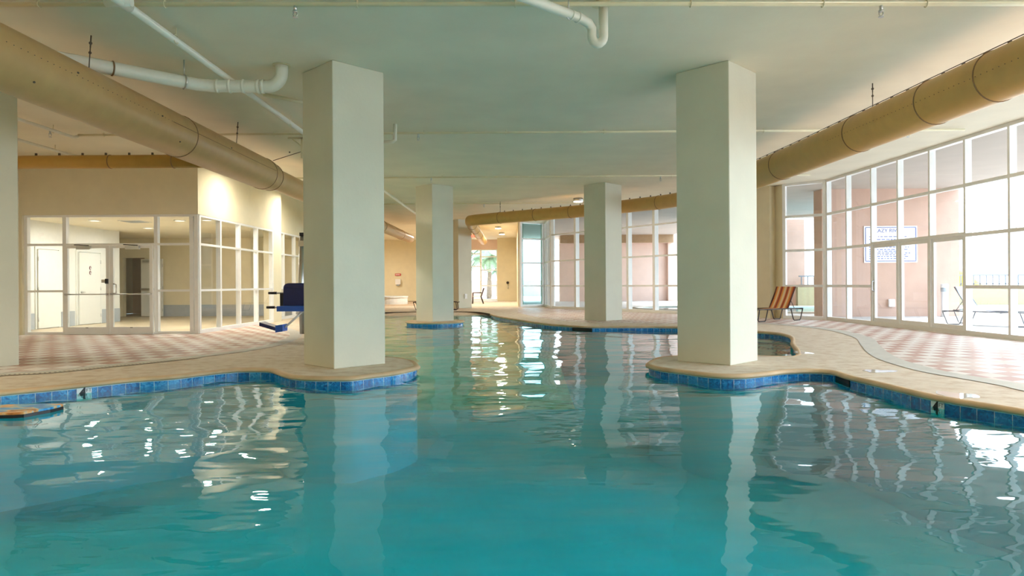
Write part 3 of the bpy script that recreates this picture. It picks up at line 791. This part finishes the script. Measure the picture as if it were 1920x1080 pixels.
for y in (5.5, 7.9, 8.9, 10.6, 13.4, 17.5, 20.4, 21.9, 22.9, 23.9, 24.8, 27.5, 30, 33):
    i = min(range(len(pp)-1), key=lambda k: abs(pp[k].y-y)); collar(pp[i], pp[i+1]-pp[i], rr[i]+.002, t)
clip_row([p for p in pp if 3 < p.y < 16], .29, t, 34); clip_row([p for p in pp if 17.2 < p.y < 25], .205, t, 24)
rail = MB(); rail.tube([p+Vector((0, 0, .335)) for p in pp if 2 < p.y < 16], .006, 6); rail.build('suspension_rail', M_wire, t)
for y in (10.26, 16.0, 24.9):
    i = min(range(len(pp)-1), key=lambda k: abs(pp[k].y-y)); hang(pp[i]+Vector((0, 0, rr[i])), Vector((pp[i].x, pp[i].y, H)), t)
sm = MB(); ang = math.radians(184)
for k in range(80):
    y = 4+k*.09; i = min(range(len(pp)-1), key=lambda j: abs(pp[j].y-y)); q = pp[i].lerp(pp[i+1], max(0, min(1, (y-pp[i].y)/(pp[i+1].y-pp[i].y))))
    sm.ball((q.x+.29*math.cos(ang), y, q.z+.29*math.sin(ang)), (.0045, .008, .0045), 6)
sm.build('seam_stitching', M_wire, t)['kind'] = 'stuff'

HP = H-.004
# ------------------------------------------------------------------ pipes
def clampset(p, parent, r=.03):
    b = MB(); b.cyl((p[0], p[1], p[2]), (p[0], p[1], HP), .006, 6); b.tube([(p[0], p[1]+(r+.004)*math.cos(a), p[2]+(r+.004)*math.sin(a)) for a in [2*math.pi*i/12 for i in range(12)]], .006, 5, closed=True)
    b.build('clamp', M_sprk, parent)
def head(p, parent):
    b = MB(); b.cyl((p[0], p[1], p[2]), (p[0], p[1], p[2]-.07), .017, 10); b.cyl((p[0], p[1], p[2]-.07), (p[0], p[1], p[2]-.085), .026, 10)
    for s in (-1, 1): b.tube([(p[0]+.018*s, p[1], p[2]-.085), (p[0]+.022*s, p[1], p[2]-.11), (p[0], p[1], p[2]-.135)], .005, 6)
    b.cyl((p[0], p[1], p[2]-.135), (p[0], p[1], p[2]-.14), .028, 12); b.build('sprinkler_head', M_steel, parent)
ZP = 4.055
def row(y, x0, x1, cl, hd, label, r=.022, ym=None):
    t = thing('sprinkler_pipe', label, 'pipe', (0, 0, 0), 0, 'sprinkler pipes across the ceiling')
    b = MB(); b.tube([(x0, y, ZP), (x1, ym or y, ZP)], r, 12); b.build('pipe', M_sprk, t)
    yy = lambda x: y+((ym or y)-y)*(x-x0)/(x1-x0)
    for x in cl: clampset((x, yy(x), ZP), t)
    for x in hd: head((x, yy(x), ZP), t)
row(7.06, -8.0, 8.5, (-4.9, -3.6, -1.6, .05, 1.9, 3.3, 4.4, 6.2), (-2.25, 3.92), 'cream sprinkler pipe crossing the ceiling nearest the camera, at the top edge', .024, 7.28)
row(13.25, -8.4, 8.8, (-7.9, -4.6, -1.7, -.1, 1.8, 4.9), (-1.8, 7.7), 'cream sprinkler pipe crossing the ceiling just behind the two big columns')
row(18.75, -6.5, 8.2, (-4, -1.9, .6, 2.6, 4.4), (-2.2, 4.1), 'cream sprinkler pipe crossing the ceiling just before the two smaller columns')
row(24.9, -7, 4.6, (-5, -2.2, 0.5, 2.6), (-1.0,), 'cream sprinkler pipe crossing the ceiling behind the round island column')
t = thing('sprinkler_pipe', 'white ceiling pipe running from the side towards the storefront with a hanging sprinkler', 'pipe', (0, 0, 0), 0, 'sprinkler pipes across the ceiling')
b = MB(); b.tube([(-8.5, 6, 3.99), (-8.42, 13.15, 3.99), (-8.42, 13.25, 4.03)], .03, 12); b.build('pipe', M_pipe, t)
for y in (9, 12.6): clampset((-8.45, y, 3.99), t)
head((-8.44, 12.5, 3.99), t)
t = thing('sprinkler_pipe', 'thin white ceiling pipe ending above the ochre branch duct', 'pipe', (0, 0, 0), 0, 'sprinkler pipes across the ceiling')
b = MB(); b.tube([(-9.65, 8, 3.99), (-9.6, 15.7, 3.99)], .03, 12); b.build('pipe', M_pipe, t)
for y in (11, 14.4): clampset((-9.62, y, 3.99), t)
t = thing('main_pipe', 'long straight white pipe running away from the camera past the big left column', 'pipe')
XM = -3.90; ZM = 3.975
b = MB(); b.tube([(XM, 6.7, ZM), (XM+.02, 33, ZM)], .042, 16); b.build('pipe', M_pipe, t)
b = MB(); b.cyl((XM, 6.55, ZM), (XM, 6.98, ZM), .058, 16); b.cyl((XM-.16, 6.85, ZM), (XM+.1, 6.85, ZM), .05, 14); b.build('tee_fitting', M_pipe, t)
for y in (7.9, 12.0, 16.4, 24): clampset((XM+.03, y, ZM), t, .05)
# PVC drain pipe
t = thing('drain_pipe', 'thick white plastic drain pipe with an elbow turning up into the ceiling', 'pipe')
zp = 3.815
e = [(-3.11, 9.27, HP), (-3.11, 9.27, 4.02)]
for k in range(7):
    a = k/6*math.pi/2; e.append((-3.11-.19*(1-math.cos(a)), 9.27, zp+.19*(1-math.sin(a))))
e += [(-4.0, 9.22, zp), (-4.2, 9.15, zp), (-5.3, 8.1, zp), (-6.6, 6.8, zp)]
b = MB(); b.tube(e, .083, 24); b.build('pipe', M_pipe, t)
for x in (-3.36, -3.42): collar(Vector((x, 9.26, zp)), Vector((1, 0, 0)), .088, t, 'coupling', M_pipe, .05)
for x in (-3.62, -3.80, -3.96): collar(Vector((x, 9.27-.05*(-3.3-x)/.7, zp)), Vector((1, .07, 0)), .0865, t, 'coupling', M_pipe, .04)
collar(Vector((-4.93, 8.45, zp)), Vector((1, 1, 0)), .0865, t, 'coupling', M_ductd, .02)
p = Vector((-4.32, 9.03, zp))
b = MB(); b.tube([p+Vector((.064*math.cos(a), -.064*math.cos(a), .091*math.sin(a))) for a in [2*math.pi*i/16 for i in range(16)]], .009, 6, closed=True); b.cyl(p+Vector((0, 0, .09)), p+Vector((0, 0, HP-zp)), .008, 6); b.build('strap', M_steel, t)
b = MB(); b.cyl((-3.11, 9.27, HP-.012), (-3.11, 9.27, HP), .12, 20); b.build('flange', M_sprk, t)
t = thing('branch_pipe', 'short thin cream pipe under the ceiling beside the drain elbow and big left column', 'pipe')
b = MB(); b.tube([(-3.8, 10.5, ZP), (-3.0, 11.3, ZP)], .03, 10); b.build('pipe', M_sprk, t); clampset((-3.3, 11.0, ZP), t)
# trap pipe, top
t = thing('trap_pipe', 'white drain pipe with a U-shaped trap hanging from the ceiling at the top edge', 'pipe')
Yt, x2 = 7.3, .995
u = [(x2, Yt, HP), (x2, Yt, 3.76)]
rb = .062
for k in range(1, 9):
    a = k/8*math.pi; u.append((x2-rb+rb*math.cos(a), Yt, 3.76-rb*math.sin(a)*1.25))
u += [(x2-2*rb, Yt, 3.84), (x2-2*rb-.04, Yt-.04, 3.885), (x2-2*rb-.13, Yt-.1, 3.915), (.2, 6.8, 3.95), (-.6, 6.2, 3.98)]
b = MB(); b.tube(u, .05, 18); b.build('pipe', M_pipe, t)
dd = (Vector((.2, 6.8, 3.95))-Vector((x2-2*rb-.13, Yt-.1, 3.915)))
for k in (.06, .2): collar(Vector((x2-2*rb-.13, Yt-.1, 3.915))+dd*k, dd, .052, t, 'coupling', M_pipe, .02)
b = MB(); b.cyl((x2-.02, Yt, HP-.012), (x2-.02, Yt, HP), .11, 20); b.build('flange', M_sprk, t)
q = Vector((x2-2*rb-.13, Yt-.1, 3.915))+dd*.25
b = MB(); b.tube([q+Vector((.03*math.cos(a), .04*math.cos(a), .056*math.sin(a))) for a in [2*math.pi*i/14 for i in range(14)]], .007, 6, closed=True); b.cyl(q+Vector((0, 0, .055)), (q.x, q.y, HP), .007, 6); b.build('strap', M_steel, t)
# bracket and stay wire by the left column
t = thing('duct_bracket', 'steel angle bracket under the ceiling left of the big column with a stay wire', 'bracket')
p = P(566, 258, HP)
b = MB(); b.bb(p.x-.28, p.x+.1, p.y-.02, p.y+.02, HP-.03, HP); b.bb(p.x-.02, p.x+.02, p.y-.02, p.y+.02, HP-.42, HP); b.tube([(p.x-.2, p.y, HP-.02), (p.x, p.y, HP-.18)], .012, 6); b.build('angle_frame', M_sprk, t)
b = MB(); b.tube([(p.x, p.y, HP-.28), (XD+.2, p.y+.1, ZD+.27)], .007, 6); b.ball((p.x-.25, p.y, HP-.295), .016, 6); b.build('stay_wire', M_wire, t)
t = thing('vent_pipe', 'small white elbow pipe under the ceiling right of the big left column', 'pipe')
b = MB(); b.tube([(-2.45, 12.9, HP-.30), (-2.2, 12.7, HP-.33), (-2.16, 12.7, HP-.30), (-2.16, 12.72, HP)], .035, 10); b.build('pipe', M_pipe, t)

# ------------------------------------------------------------------ depth markers, skimmers
def edge_frame(pxl, pyl):
    p = P(pxl, pyl, ZT); i = min(range(len(outline)), key=lambda k: (outline[k]-Vector((p.x, p.y, 0))).length)
    n = -onrm[i]; return outline[i], n, Vector((-n.y, n.x, 0))
def marker(pxl, pyl, label):
    p, n, tx = edge_frame(pxl, pyl)
    t = thing('depth_marker', label, 'depth marker', p+n*.004+Vector((0, 0, ZT-.0775)))
    X = tx; Mx = Matrix((( X.x, 0, n.x, 0), (X.y, 0, n.y, 0), (0, 1, 0, 0), (0, 0, 0, 1)))
    t.matrix_world = Matrix.Translation(p+n*.004+Vector((0, 0, ZT-.0775))) @ Mx
    b = MB(); b.bb(-.078, .078, -.0775, .0695, -.006, .002); b.build('tile', M_sign, t)
    text('4', 'numeral', .19, M_ink, Matrix.Translation((-.02, -.002, .0025)), t, .0008, bold=.0035)
    text('FT', 'lettering', .055, M_ink, Matrix.Translation((.047, .04, .0025)), t, .0008)
marker(150, 727, 'white four foot depth tile in the pool edge left of the big left column')
marker(1756, 751, 'white four foot depth tile in the pool edge by the glass doors')
for q in ((1580, 707), (1092, 614.5)):
    p, n, tx = edge_frame(*q)
    t = thing('skimmer', 'dark skimmer slot in the pool edge %s' % ('right of the big right column' if q[0] > 1300 else 'in front of the smaller right column'), 'skimmer', p+n*.006+Vector((0, 0, ZT)))
    wd = .22 if q[0] > 1300 else .3
    b = MB(); a = -tx*wd; c = tx*wd
    b.hexa([v+Vector((0, 0, -.09)) for v in (a, c, c-n*.03, a-n*.03)]+[v+Vector((0, 0, -.004)) for v in (a, c, c-n*.03, a-n*.03)]); b.build('opening', M_ink, t)
    b = MB(); b.hexa([v+n*.002+Vector((0, 0, -.10)) for v in (a, c, c-n*.02, a-n*.02)]+[v+n*.002+Vector((0, 0, -.09)) for v in (a, c, c-n*.02, a-n*.02)]); b.build('weir', M_tile, t)

# ------------------------------------------------------------------ body board
t = thing('bodyboard', 'blue and orange printed foam board floating at the left pool edge', 'bodyboard', (-5.12, 6.62, ZW+.028), math.radians(3))
pl = [(-.6, -.24), (.42, -.24), (.50, -.21), (.60, .02), (.62, .20), (.57, .25), (-.6, .24), (-.64, .1), (-.64, -.1)]
b = MB(); b.prism(pl, .0, .022); b.build('deck', M_board, t, bevel=.004)
b = MB(); b.prism([(x*1.003, y*1.006) for x, y in pl], -.03, 0); b.build('slick_bottom', M_dark, t)
b = MB(); b.tube([(-.3, 0, .03), (-.2, .02, .05), (-.1, -.02, .03)], .006, 6); b.build('leash', M_dark, t)

# ------------------------------------------------------------------ chaise longue
def chaise(name, label, msling, mframe, loc, rz, cat='lounge chair', group='sling lounge chairs'):
    t = thing(name, label, cat, loc, rz, group)
    Wd, z = .33, .35
    b = MB()
    for s in (-1, 1): b.tube([(0, s*Wd, z-.02), (.1, s*Wd, z), (1.95, s*Wd, z)], .016, 8)
    for x in (0.02, .65, 1.93): b.tube([(x, -Wd, z-.02), (x, Wd, z-.02)], .014, 8)
    b.build('side_frame', mframe, t)
    for s in (-1, 1):
        for xa, xb, xc, xd in ((1.42, 1.53, 1.83, 1.94), (.12, .06, .36, .46)):
            b = MB(); y = s*(Wd+.02)
            b.tube([(xa, y, z), (xb-.005, y, .05), (xb+.03, y, .016), (xc-.03, y, .016), (xc+.005, y, .05), (xd, y, z)], .015, 8); b.build('leg', mframe, t)
    b = MB(); n = 12
    for i in range(n):
        x0, x1 = .02+i*1.28/n, .02+(i+1)*1.28/n
        f = lambda x: z+.012-.025*math.sin(math.pi*x/1.32)
        b.face([(x0, -Wd, f(x0)), (x1, -Wd, f(x1)), (x1, Wd, f(x1)), (x0, Wd, f(x0))], [(1, x0), (1, x1), (0, x1), (0, x0)])
        b.face([(x0, -Wd, f(x0)-.006), (x0, Wd, f(x0)-.006), (x1, Wd, f(x1)-.006), (x1, -Wd, f(x1)-.006)], [(1, x0), (0, x0), (0, x1), (1, x1)])
    b.build('seat_sling', msling, t, smooth=False)
    bx0, bz0, bx1, bz1 = 1.30, z+.01, 1.63, .98
    b = MB(); pts = []
    for i in range(11):
        u = i/10; pts.append((bx0+(bx1-bx0)*u+.025*math.sin(math.pi*u), bz0+(bz1-bz0)*u))
    pts += [(bx1+.03, bz1+.005), (bx1+.05, bz1-.01)]
    for i in range(len(pts)-1):
        (xa, za), (xb, zb) = pts[i], pts[i+1]
        b.face([(xa, -Wd, za), (xb, -Wd, zb), (xb, Wd, zb), (xa, Wd, za)], [(1, 0), (1, 1), (0, 1), (0, 0)])
        b.face([(xa+.007, -Wd, za), (xa+.007, Wd, za), (xb+.007, Wd, zb-.003), (xb+.007, -Wd, zb-.003)], [(1, 0), (0, 0), (0, 1), (1, 1)])
    b.build('back_sling', msling, t)
    b = MB()
    b.tube([(bx0+.02, -Wd, bz0), (bx1+.03, -Wd, bz1-.01), (bx1+.03, Wd, bz1-.01), (bx0+.02, Wd, bz0)], .014, 8); b.build('back_frame', mframe, t)
    b = MB()
    for s in (-1, 1): b.tube([(bx0+.17, s*.28, bz0+.28), (1.66, s*.28, z)], .009, 6)
    b.tube([(1.66, -.3, z), (1.66, .3, z)], .009, 6); b.build('prop', mframe, t)
    return t
ax = math.atan2(.49, .87); dv = Vector((math.cos(ax), math.sin(ax), 0)); nv = Vector((-dv.y, dv.x, 0))
c0 = Vector((8.50, 19.95, 0))-dv*1.95+nv*.35
ch1 = chaise('lounge_chair', 'striped orange and red sling lounge chair by the corner of the glass wall', M_stripe, M_bronze, (c0.x, c0.y, 0.003), ax)
ao = math.atan2(.80, -.58); do = Vector((math.cos(ao), math.sin(ao), 0))
hp = Vector((11.55, 18.1, -.01))-do*1.95
chaise('lounge_chair', 'pale blue sling lounge chair standing outside the glass doors', M_lilac, M_silver, hp, ao)
chaise('lounge_chair', 'dark framed lounge chair half hidden behind the round island column', M_wall, M_bronze, (-2.3, 29.6, 0.003), math.pi)

# patio chair in the far hall
t = thing('patio_chair', 'bronze framed sling armchair before the far palm window', 'chair', (-1.95, 38.6, .003), math.radians(0))
for s in (-1, 1):
    b = MB(); b.tube([(-.28, s*.27, 0), (-.26, s*.27, .62), (.22, s*.27, .62)], .026, 8); b.tube([(.33, s*.27, 0), (.2, s*.27, .40), (.36, s*.27, .88)], .026, 8); b.build('arm_frame', M_bronze, t)
b = MB(); b.bb(-.26, .22, -.26, .26, .41, .43); b.build('seat_sling', M_wall, t)
b = MB(); b.hexa([(.2, -.26, .43), (.215, -.26, .43), (.215, .26, .43), (.2, .26, .43), (.355, -.26, .87), (.37, -.26, .87), (.37, .26, .87), (.355, .26, .87)]); b.build('back_sling', M_duct, t)

# ------------------------------------------------------------------ pool lift
YL = 14.0
t = thing('pool_lift', 'pool lift with a navy seat, armrests and footrest hanging behind the big left column', 'pool lift', (-3.95, YL+.25, 0))
def L(pxx, pyy, y=YL):
    p = atY(pxx, pyy, y); return Vector((p.x+3.95, p.y-YL-.25, p.z))
b = MB(); b.bb(-.25, .35, -.3, .3, 0, .12); b.build('base', M_steel, t, bevel=.02)
a0, a1 = L(563, 590, YL+.25), L(567, 437, YL+.25)
b = MB(); b.tube([(a0.x+.05, 0, .1), (a0.x+.02, 0, 1.0), a1], .06, 14); b.build('mast', M_steel, t)
b = MB(); b.box(a1+Vector((0, 0, -.03)), (.09, .12, .07)); b.build('motor_cap', M_dark, t, bevel=.02)
b = MB(); b.box(a1+Vector((0, 0, -.22)), (.13, .14, .12)); b.build('actuator', M_steel, t, bevel=.015)
b = MB(); p0, p1 = L(533, 531), L(606, 574); c = (p0+p1)/2
hw_, hz_, rr_ = abs(p1.x-p0.x)/2, abs(p1.z-p0.z)/2, .11
pl = []
for cx, cz, a in ((hw_-rr_, hz_-rr_, 0), (-hw_+rr_, hz_-rr_, 90)):
    pl += [(cx+rr_*math.cos(math.radians(a+k*15)), cz+rr_*math.sin(math.radians(a+k*15))) for k in range(7)]
pl += [(-hw_, -hz_), (hw_, -hz_)]
b.prism(pl, -.045, .045)
for v in b.bm.verts: v.co = Vector((v.co.x, v.co.z, v.co.y))+c
b.build('backrest', M_navy, t, bevel=.015)
p0, p1 = L(532, 573), L(606, 582); c = (p0+p1)/2
b = MB(); b.box(c+Vector((0, -.2, 0)), (abs(p1.x-p0.x), .45, abs(p1.z-p0.z))); b.build('seat', M_blue, t, bevel=.03)
for (ya, yb, off) in ((549.5, 549.5, -.06), (576, 576, -.42)):
    s0, s1 = L(505, ya), L(536, yb)
    b = MB(); b.tube([s1+Vector((0, off*.3, 0)), s0+Vector((0, off*.3, 0))], .018, 8); ar = b.build('armrest', M_steel, t)
    b = MB(); b.tube([s0+Vector((.16, off*.3, 0)), s0+Vector((-.01, off*.3, 0))], .027, 8); b.build('grip', M_dark, ar)
b = MB(); b.box((L(530, 552)+L(530, 574))/2, (.07, .12, .3)); b.build('hinge_block', M_dark, t, bevel=.02)
q0, q1 = L(572, 584), L(545, 612)
b = MB(); b.tube([q0+Vector((.15, -.1, .1)), q0+Vector((0, -.2, 0)), q1+Vector((0, -.35, 0))], .022, 8); b.build('leg_strut', M_white, t)
f0, f1, f2 = L(503, 605), L(532, 614), L(545, 612)
for k, (u0, u1, m_, nm) in enumerate(((f0, f1, M_navy, 'footrest'), (f1, f2, M_blue, 'footrest_hinge'))):
    b = MB(); h_ = .035 if k == 0 else .07
    b.hexa([u0+Vector((0, -.5, -h_)), u1+Vector((0, -.5, -h_)), u1+Vector((0, -.2, -h_)), u0+Vector((0, -.2, -h_)), u0+Vector((0, -.5, h_)), u1+Vector((0, -.5, h_)), u1+Vector((0, -.2, h_)), u0+Vector((0, -.2, h_))])
    b.build(nm, m_, t, bevel=.01)

# ------------------------------------------------------------------ far hall details
def onwall(pxx, pyy, Y): return atY(pxx, pyy, Y)
p = onwall(746, 515, 46.05)
t = thing('wall_sign', 'small red rectangular sign on the far left wall', 'sign', p)
b = MB(); b.bb(-.19, .19, -.012, .03, -.075, .075); b.build('panel', M_red, t)
b = MB()
for k in range(5): b.bb(-.15+k*.062, -.11+k*.062, -.016, -.01, -.04, .04)
b.build('lettering', M_sign, t)
p = onwall(746.5, 529, 46.0)
t = thing('towel_dispenser', 'white wall dispenser box under the small red sign', 'dispenser', p)
b = MB(); b.bb(-.17, .17, -.15, .08, -.16, .2); b.build('body', M_sign, t, bevel=.05)
b = MB(); b.bb(-.09, .09, -.1, .06, -.24, -.16); b.build('spout', M_base, t)
p0, p1 = P(757, 571, 0), P(728, 571, 0)
t = thing('hot_tub', 'raised white tiled hot tub wall beyond the beach entry', 'hot tub', (p0.x-.95, 39.0, 0))
rim = [(math.cos(2*math.pi*i/32)*1.0, math.sin(2*math.pi*i/32)*1.0) for i in range(32)]
b = MB()
for i in range(32):
    j = (i+1) % 32
    for (ra, za), (rb_, zb) in (((1, 0), (1, .38)), ((1.03, .38), (1.03, .45)), ((1.03, .45), (.78, .45)), ((.78, .45), (.78, .1)), ((1, .38), (1.03, .38))):
        b.face([(rim[i][0]*ra, rim[i][1]*ra, za), (rim[j][0]*ra, rim[j][1]*ra, za), (rim[j][0]*rb_, rim[j][1]*rb_, zb), (rim[i][0]*rb_, rim[i][1]*rb_, zb)])
b.build('shell', M_spa, t, smooth=False)
b = MB(); b.face([(x*.79, y*.79, .36) for x, y in rim]); b.build('spa_water', M_river, t)
flat([[(-12.3, 35), (-4.0, 35), (-4.0, 45.9), (-12.3, 45.9)]], .004, 'floor_pebble', M_pebble)
p = atY(884.5, 443, 38.0)
t = thing('exit_sign', 'red exit sign hanging in front of the far palm window', 'sign', p)
b = MB(); b.bb(-.2, .2, -.03, .03, -.11, .11); b.build('housing', M_sign, t)
M_exit = mat('exit_red', (.8, .03, .03), .5, noise=.01, emit=(1, .05, .03), es=2.5)
text('EXIT', 'lettering', .2, M_exit, Matrix.Translation((0, -.034, 0)) @ Matrix.Rotation(math.pi/2, 4, 'X'), t, .004)
b = MB(); b.cyl((0, 0, .11), (0, 0, H-p.z), .012, 8); b.build('stem', M_white, t)
p = atY(952, 530, 44.50)
t = thing('shower_valve', 'small dark outdoor-style shower valve on the far cream wall', 'valve', p)
b = MB(); b.cyl((0, .05, 0), (0, -.1, 0), .09, 12); b.build('knob', M_bronze, t)
b = MB(); b.tube([(0, 0, 0), (0.03, -.06, -.25), (.02, -.05, -.38)], .025, 8); b.build('spout', M_steel, t)
p = Vector((-2.2, 31.66, .55))
for lab, loc, rz in (('white wall outlet cover low on the farthest column', Vector((-2.16, 31.71, .55)), math.radians(45)), ('white outlet cover on the wall behind the striped lounge chair', FB-fd*.62+fnn*.012+Vector((0, 0, .46)), math.atan2(fd.y, fd.x)+math.pi*0)):
    t = thing('outlet_cover', lab, 'outlet', loc, rz)
    b = MB(); b.bb(-.07, .07, -.035, .02, -.11, .11); b.build('plate', M_sign, t, bevel=.02)
    b = MB(); b.bb(-.04, .04, -.045, -.035, -.06, .06); b.build('flap', M_white, t)
# far palm window
glazing('window_9', Vector((-3.05, 46.1, 0)), Vector((-.95, 46.1, 0)), [.03, .95, 2.07], [[2.3, 3.15], [1.0, 2.05, 2.95]], 0, 3.45, Vector((0, -1, 0)), mw=.12, depth=.12)

# ------------------------------------------------------------------ outside
b = MB(); b.bb(10.0, 14.42, 22.0, 22.6, -.1, H); struct(b.build('wall_sign_side', M_salm))
b = MB(); b.bb(10.6, 13.98, 32.6, 33.2, -.1, H); struct(b.build('wall_river', M_salm))
b = MB(); b.bb(3.0, 10.6, 43, 43.5, -.1, 6); b.bb(9.75, 10.6, 42.6, 43, -.1, H); b.bb(3, 10, 42.4, 43, H-.5, H); struct(b.build('wall_outside', mat('pale_salmon_stucco', (.66, .49, .41), .85, noise=.04, scale=2)))
b = MB(); b.bb(3.0, 10.0, 42.2, 42.4, H-.5, H+.2); struct(b.build('trim_fascia', M_brown))
b = MB(); b.bb(13.4, 60, 32.0, 32.25, -.1, .88); struct(b.build('wall_parapet', mat('parapet', (.34, .29, .16), .8, noise=.05)))
M_rail = mat('grey_rail', (.16, .17, .19), .6, noise=.05)
t = thing('railing', 'grey metal railing on top of the terrace parapet', 'railing', (0, 0, 0))
b = MB(); b.bb(13.5, 45, 32.08, 32.16, 1.36, 1.42); b.bb(13.5, 45, 32.1, 32.14, .96, 1.0); b.build('rail', M_rail, t)
b = MB()
for k in range(100): b.bb(13.6+k*.3, 13.64+k*.3, 32.1, 32.14, .88, 1.36)
b.build('baluster', M_rail, t)
t = thing('water_slide', 'yellow slide shape beyond the terrace railing', 'slide', (23.3, 35, 0))
b = MB(); b.tube([(-2.6, 0, 1.9), (-1.6, 0, 1.75), (-.6, .2, 1.35), (.2, .3, .95), (1.0, .3, .5)], [.55, .6, .6, .55, .45], 16); b.build('chute', M_yellow, t)
b = MB(); b.cyl((-1.4, 0, 0), (-1.4, 0, 1.6), .1, 10); b.cyl((.2, .3, 0), (.2, .3, .7), .1, 10); b.build('support', M_white, t)
riv = catmull([(5.6, 29), (8, 26.2), (10.6, 24.6), (14.5, 24.2), (17.5, 26), (16, 29.5), (11.5, 30.6), (8.5, 31.5), (6.3, 31.4)], True, .3)
flat([[p[:2] for p in riv]], .0, 'water_river', M_river)
b = MB(); ra = sum(riv[i].x*riv[(i+1) % len(riv)].y-riv[(i+1) % len(riv)].x*riv[i].y for i in range(len(riv)))
if ra < 0: riv.reverse()
struct(sweep(riv, normals(riv), [(0, -.01), (0, .05), (.3, .05), (.3, -.01)], 'trim_river', M_border))
# ash urn
p = atY(1771, 560, 21.6)
t = thing('ash_urn', 'white cylindrical ash bin against the salmon wall outside the glass doors', 'bin', (p.x, 21.6, -.01))
b = MB(); b.tube([(0, 0, 0), (0, 0, .06), (0, 0, .86)], [.115, .105, .105], 20); b.build('body', M_sign, t)
b = MB(); b.cyl((0, 0, .80), (0, 0, .92), .108, 20); b.build('band', M_base, t)
b = MB(); b.tube([(0, 0, .92), (0, 0, 1.02), (0, 0, 1.04)], [.112, .112, .09], 20); b.build('cap', M_sign, t)
# rules sign
a, c = atY(1620, 424, 21.97), atY(1720, 492, 21.97)
t = thing('rules_sign', 'large white framed lazy river rules board on the salmon wall outside', 'sign', ((a.x+c.x)/2, 21.97, (a.z+c.z)/2))
hw, hh = (c.x-a.x)/2, (a.z-c.z)/2
b = MB(); b.bb(-hw, hw, 0, .03, -hh, hh); b.build('panel', M_sign, t)
b = MB(); e_ = .045
for z in (hh-e_, -hh+e_): b.bb(-hw+e_, hw-e_, -.006, 0, z-.012, z+.012)
for x in (-hw+e_, hw-e_): b.bb(x-.012, x+.012, -.006, 0, -hh+e_+.012, hh-e_-.012)
b.build('border', M_inkb, t)
RX = Matrix.Rotation(math.pi/2, 4, 'X')
text('LAZY RIVER', 'title', .17, M_inkb, Matrix.Translation((-.06, -.006, hh-.155)) @ RX, t, .002)
b = MB(); rs = random.Random(4)
for k, zz in enumerate((.245, .155, .03, -.03, -.09, -.17, -.225, -.28, -.335, -.39, -.46)):
    x = -hw+.16; xe = hw-.2-rs.random()*.4
    while x < xe:
        wd = rs.uniform(.04, .13); b.bb(x, min(x+wd, xe), -.004, 0, zz-.013, zz+.013); x += wd+.035
b.build('small_print', M_inkb, t)
t = thing('wall_speaker', 'white speaker box high on the salmon wall behind the corner glass', 'speaker', (atY(1485, 366, 32.5)))
b = MB(); b.bb(-.16, .16, -.12, .1, -.26, .26); b.build('cabinet', M_sign, t, bevel=.03)
b = MB(); b.bb(-.13, .13, -.135, -.12, -.22, .22); b.build('grille', M_base, t)
# outlet on the salmon wall
p = atY(1671, 568, 21.96)
t = thing('outlet_cover', 'white round-topped outlet cover on the salmon wall below the rules board', 'outlet', p)
b = MB(); b.bb(-.09, .09, -.06, .03, -.12, .12); b.build('plate', M_sign, t, bevel=.04)
b = MB(); b.bb(-.05, .05, -.075, -.06, -.06, .06); b.build('flap', M_white, t)

# palms beyond the far window
def palm(x, y, h, R, seed, label):
    r_ = random.Random(seed); t = thing('palm_tree', label, 'palm', (x, y, 0), 0, 'palms outside the far window')
    b = MB(); b.tube([(0, 0, -.05), (.05, 0, h*.5), (0.02, 0, h)], [.2, .16, .14], 12); b.build('trunk', M_trunk, t)
    for k in range(22):
        a = 2*math.pi*k/22+r_.uniform(-.15, .15); el = r_.uniform(-.3, 1.0); b = MB()
        pts = []
        for i in range(8):
            u = i/7; rr_ = R*u*math.cos(el*.6); zz = h+R*u*math.sin(el)-R*.75*u*u
            pts.append(Vector((rr_*math.cos(a), rr_*math.sin(a), zz)))
        side = Vector((-math.sin(a), math.cos(a), 0))
        for i in range(7):
            p_, q_ = pts[i], pts[i+1]
            for j in range(3):
                o0 = p_.lerp(q_, j/3); dd_ = (q_-p_).normalized(); ll = R*.34*math.sin(math.pi*min(.95, (i+j/3+.6)/8))
                for s in (-1, 1):
                    tip = o0+side*s*ll+dd_*ll*.6-Vector((0, 0, ll*.35)); b.face([o0, o0+dd_*.05, tip, o0+dd_*.0+side*s*ll*.4])
        b.tube(pts, .012, 5); b.build('frond', M_leaf, t)
palm(-1.75, 52, 3.7, 1.7, 1, 'nearer palm with drooping fronds just outside the far window')
palm(-4.6, 56, 3.9, 1.8, 2, 'palm at the left side of the far window behind the glass door')
palm(-.6, 60, 3.0, 1.6, 3, 'palm at the right side of the far window, set farther back')
b = MB(); b.bb(-8, 3, 62, 62.3, -.1, 1.4); struct(b.build('wall_garden', M_brick))
b = MB(); b.bb(-3.1, -2.2, 49.5, 49.9, 0, .5); 
sh = tag(b.build('planter_block', M_brick), 'low pink block planter just outside the far window', 'planter')

# wet patches on the deck
M_wet = mat('wet_patch', (.50, .46, .40), .04, noise=.03)
for q, rx, ry, lb in (((1505, 661.5), .13, .20, 'small wet patch on the deck beside the inner pool bay'), ((1648, 696), .20, .14, 'wet patch in the middle of the sandy deck on the right'), ((1793, 741), .17, .20, 'wet patch on the deck rim above the four foot depth tile')):
    p = P(*q); b = MB(); ps = []
    for k in range(24):
        a = 2*math.pi*k/24; m_ = 1+.18*math.sin(3*a+q[0])+.1*math.sin(5*a)
        ps.append((rx*m_*math.cos(a), ry*m_*math.sin(a)))
    b.prism(ps, 0, .0025); o = b.build('puddle', M_wet); o.location = (p.x, p.y, .001); tag(o, lb, 'puddle')
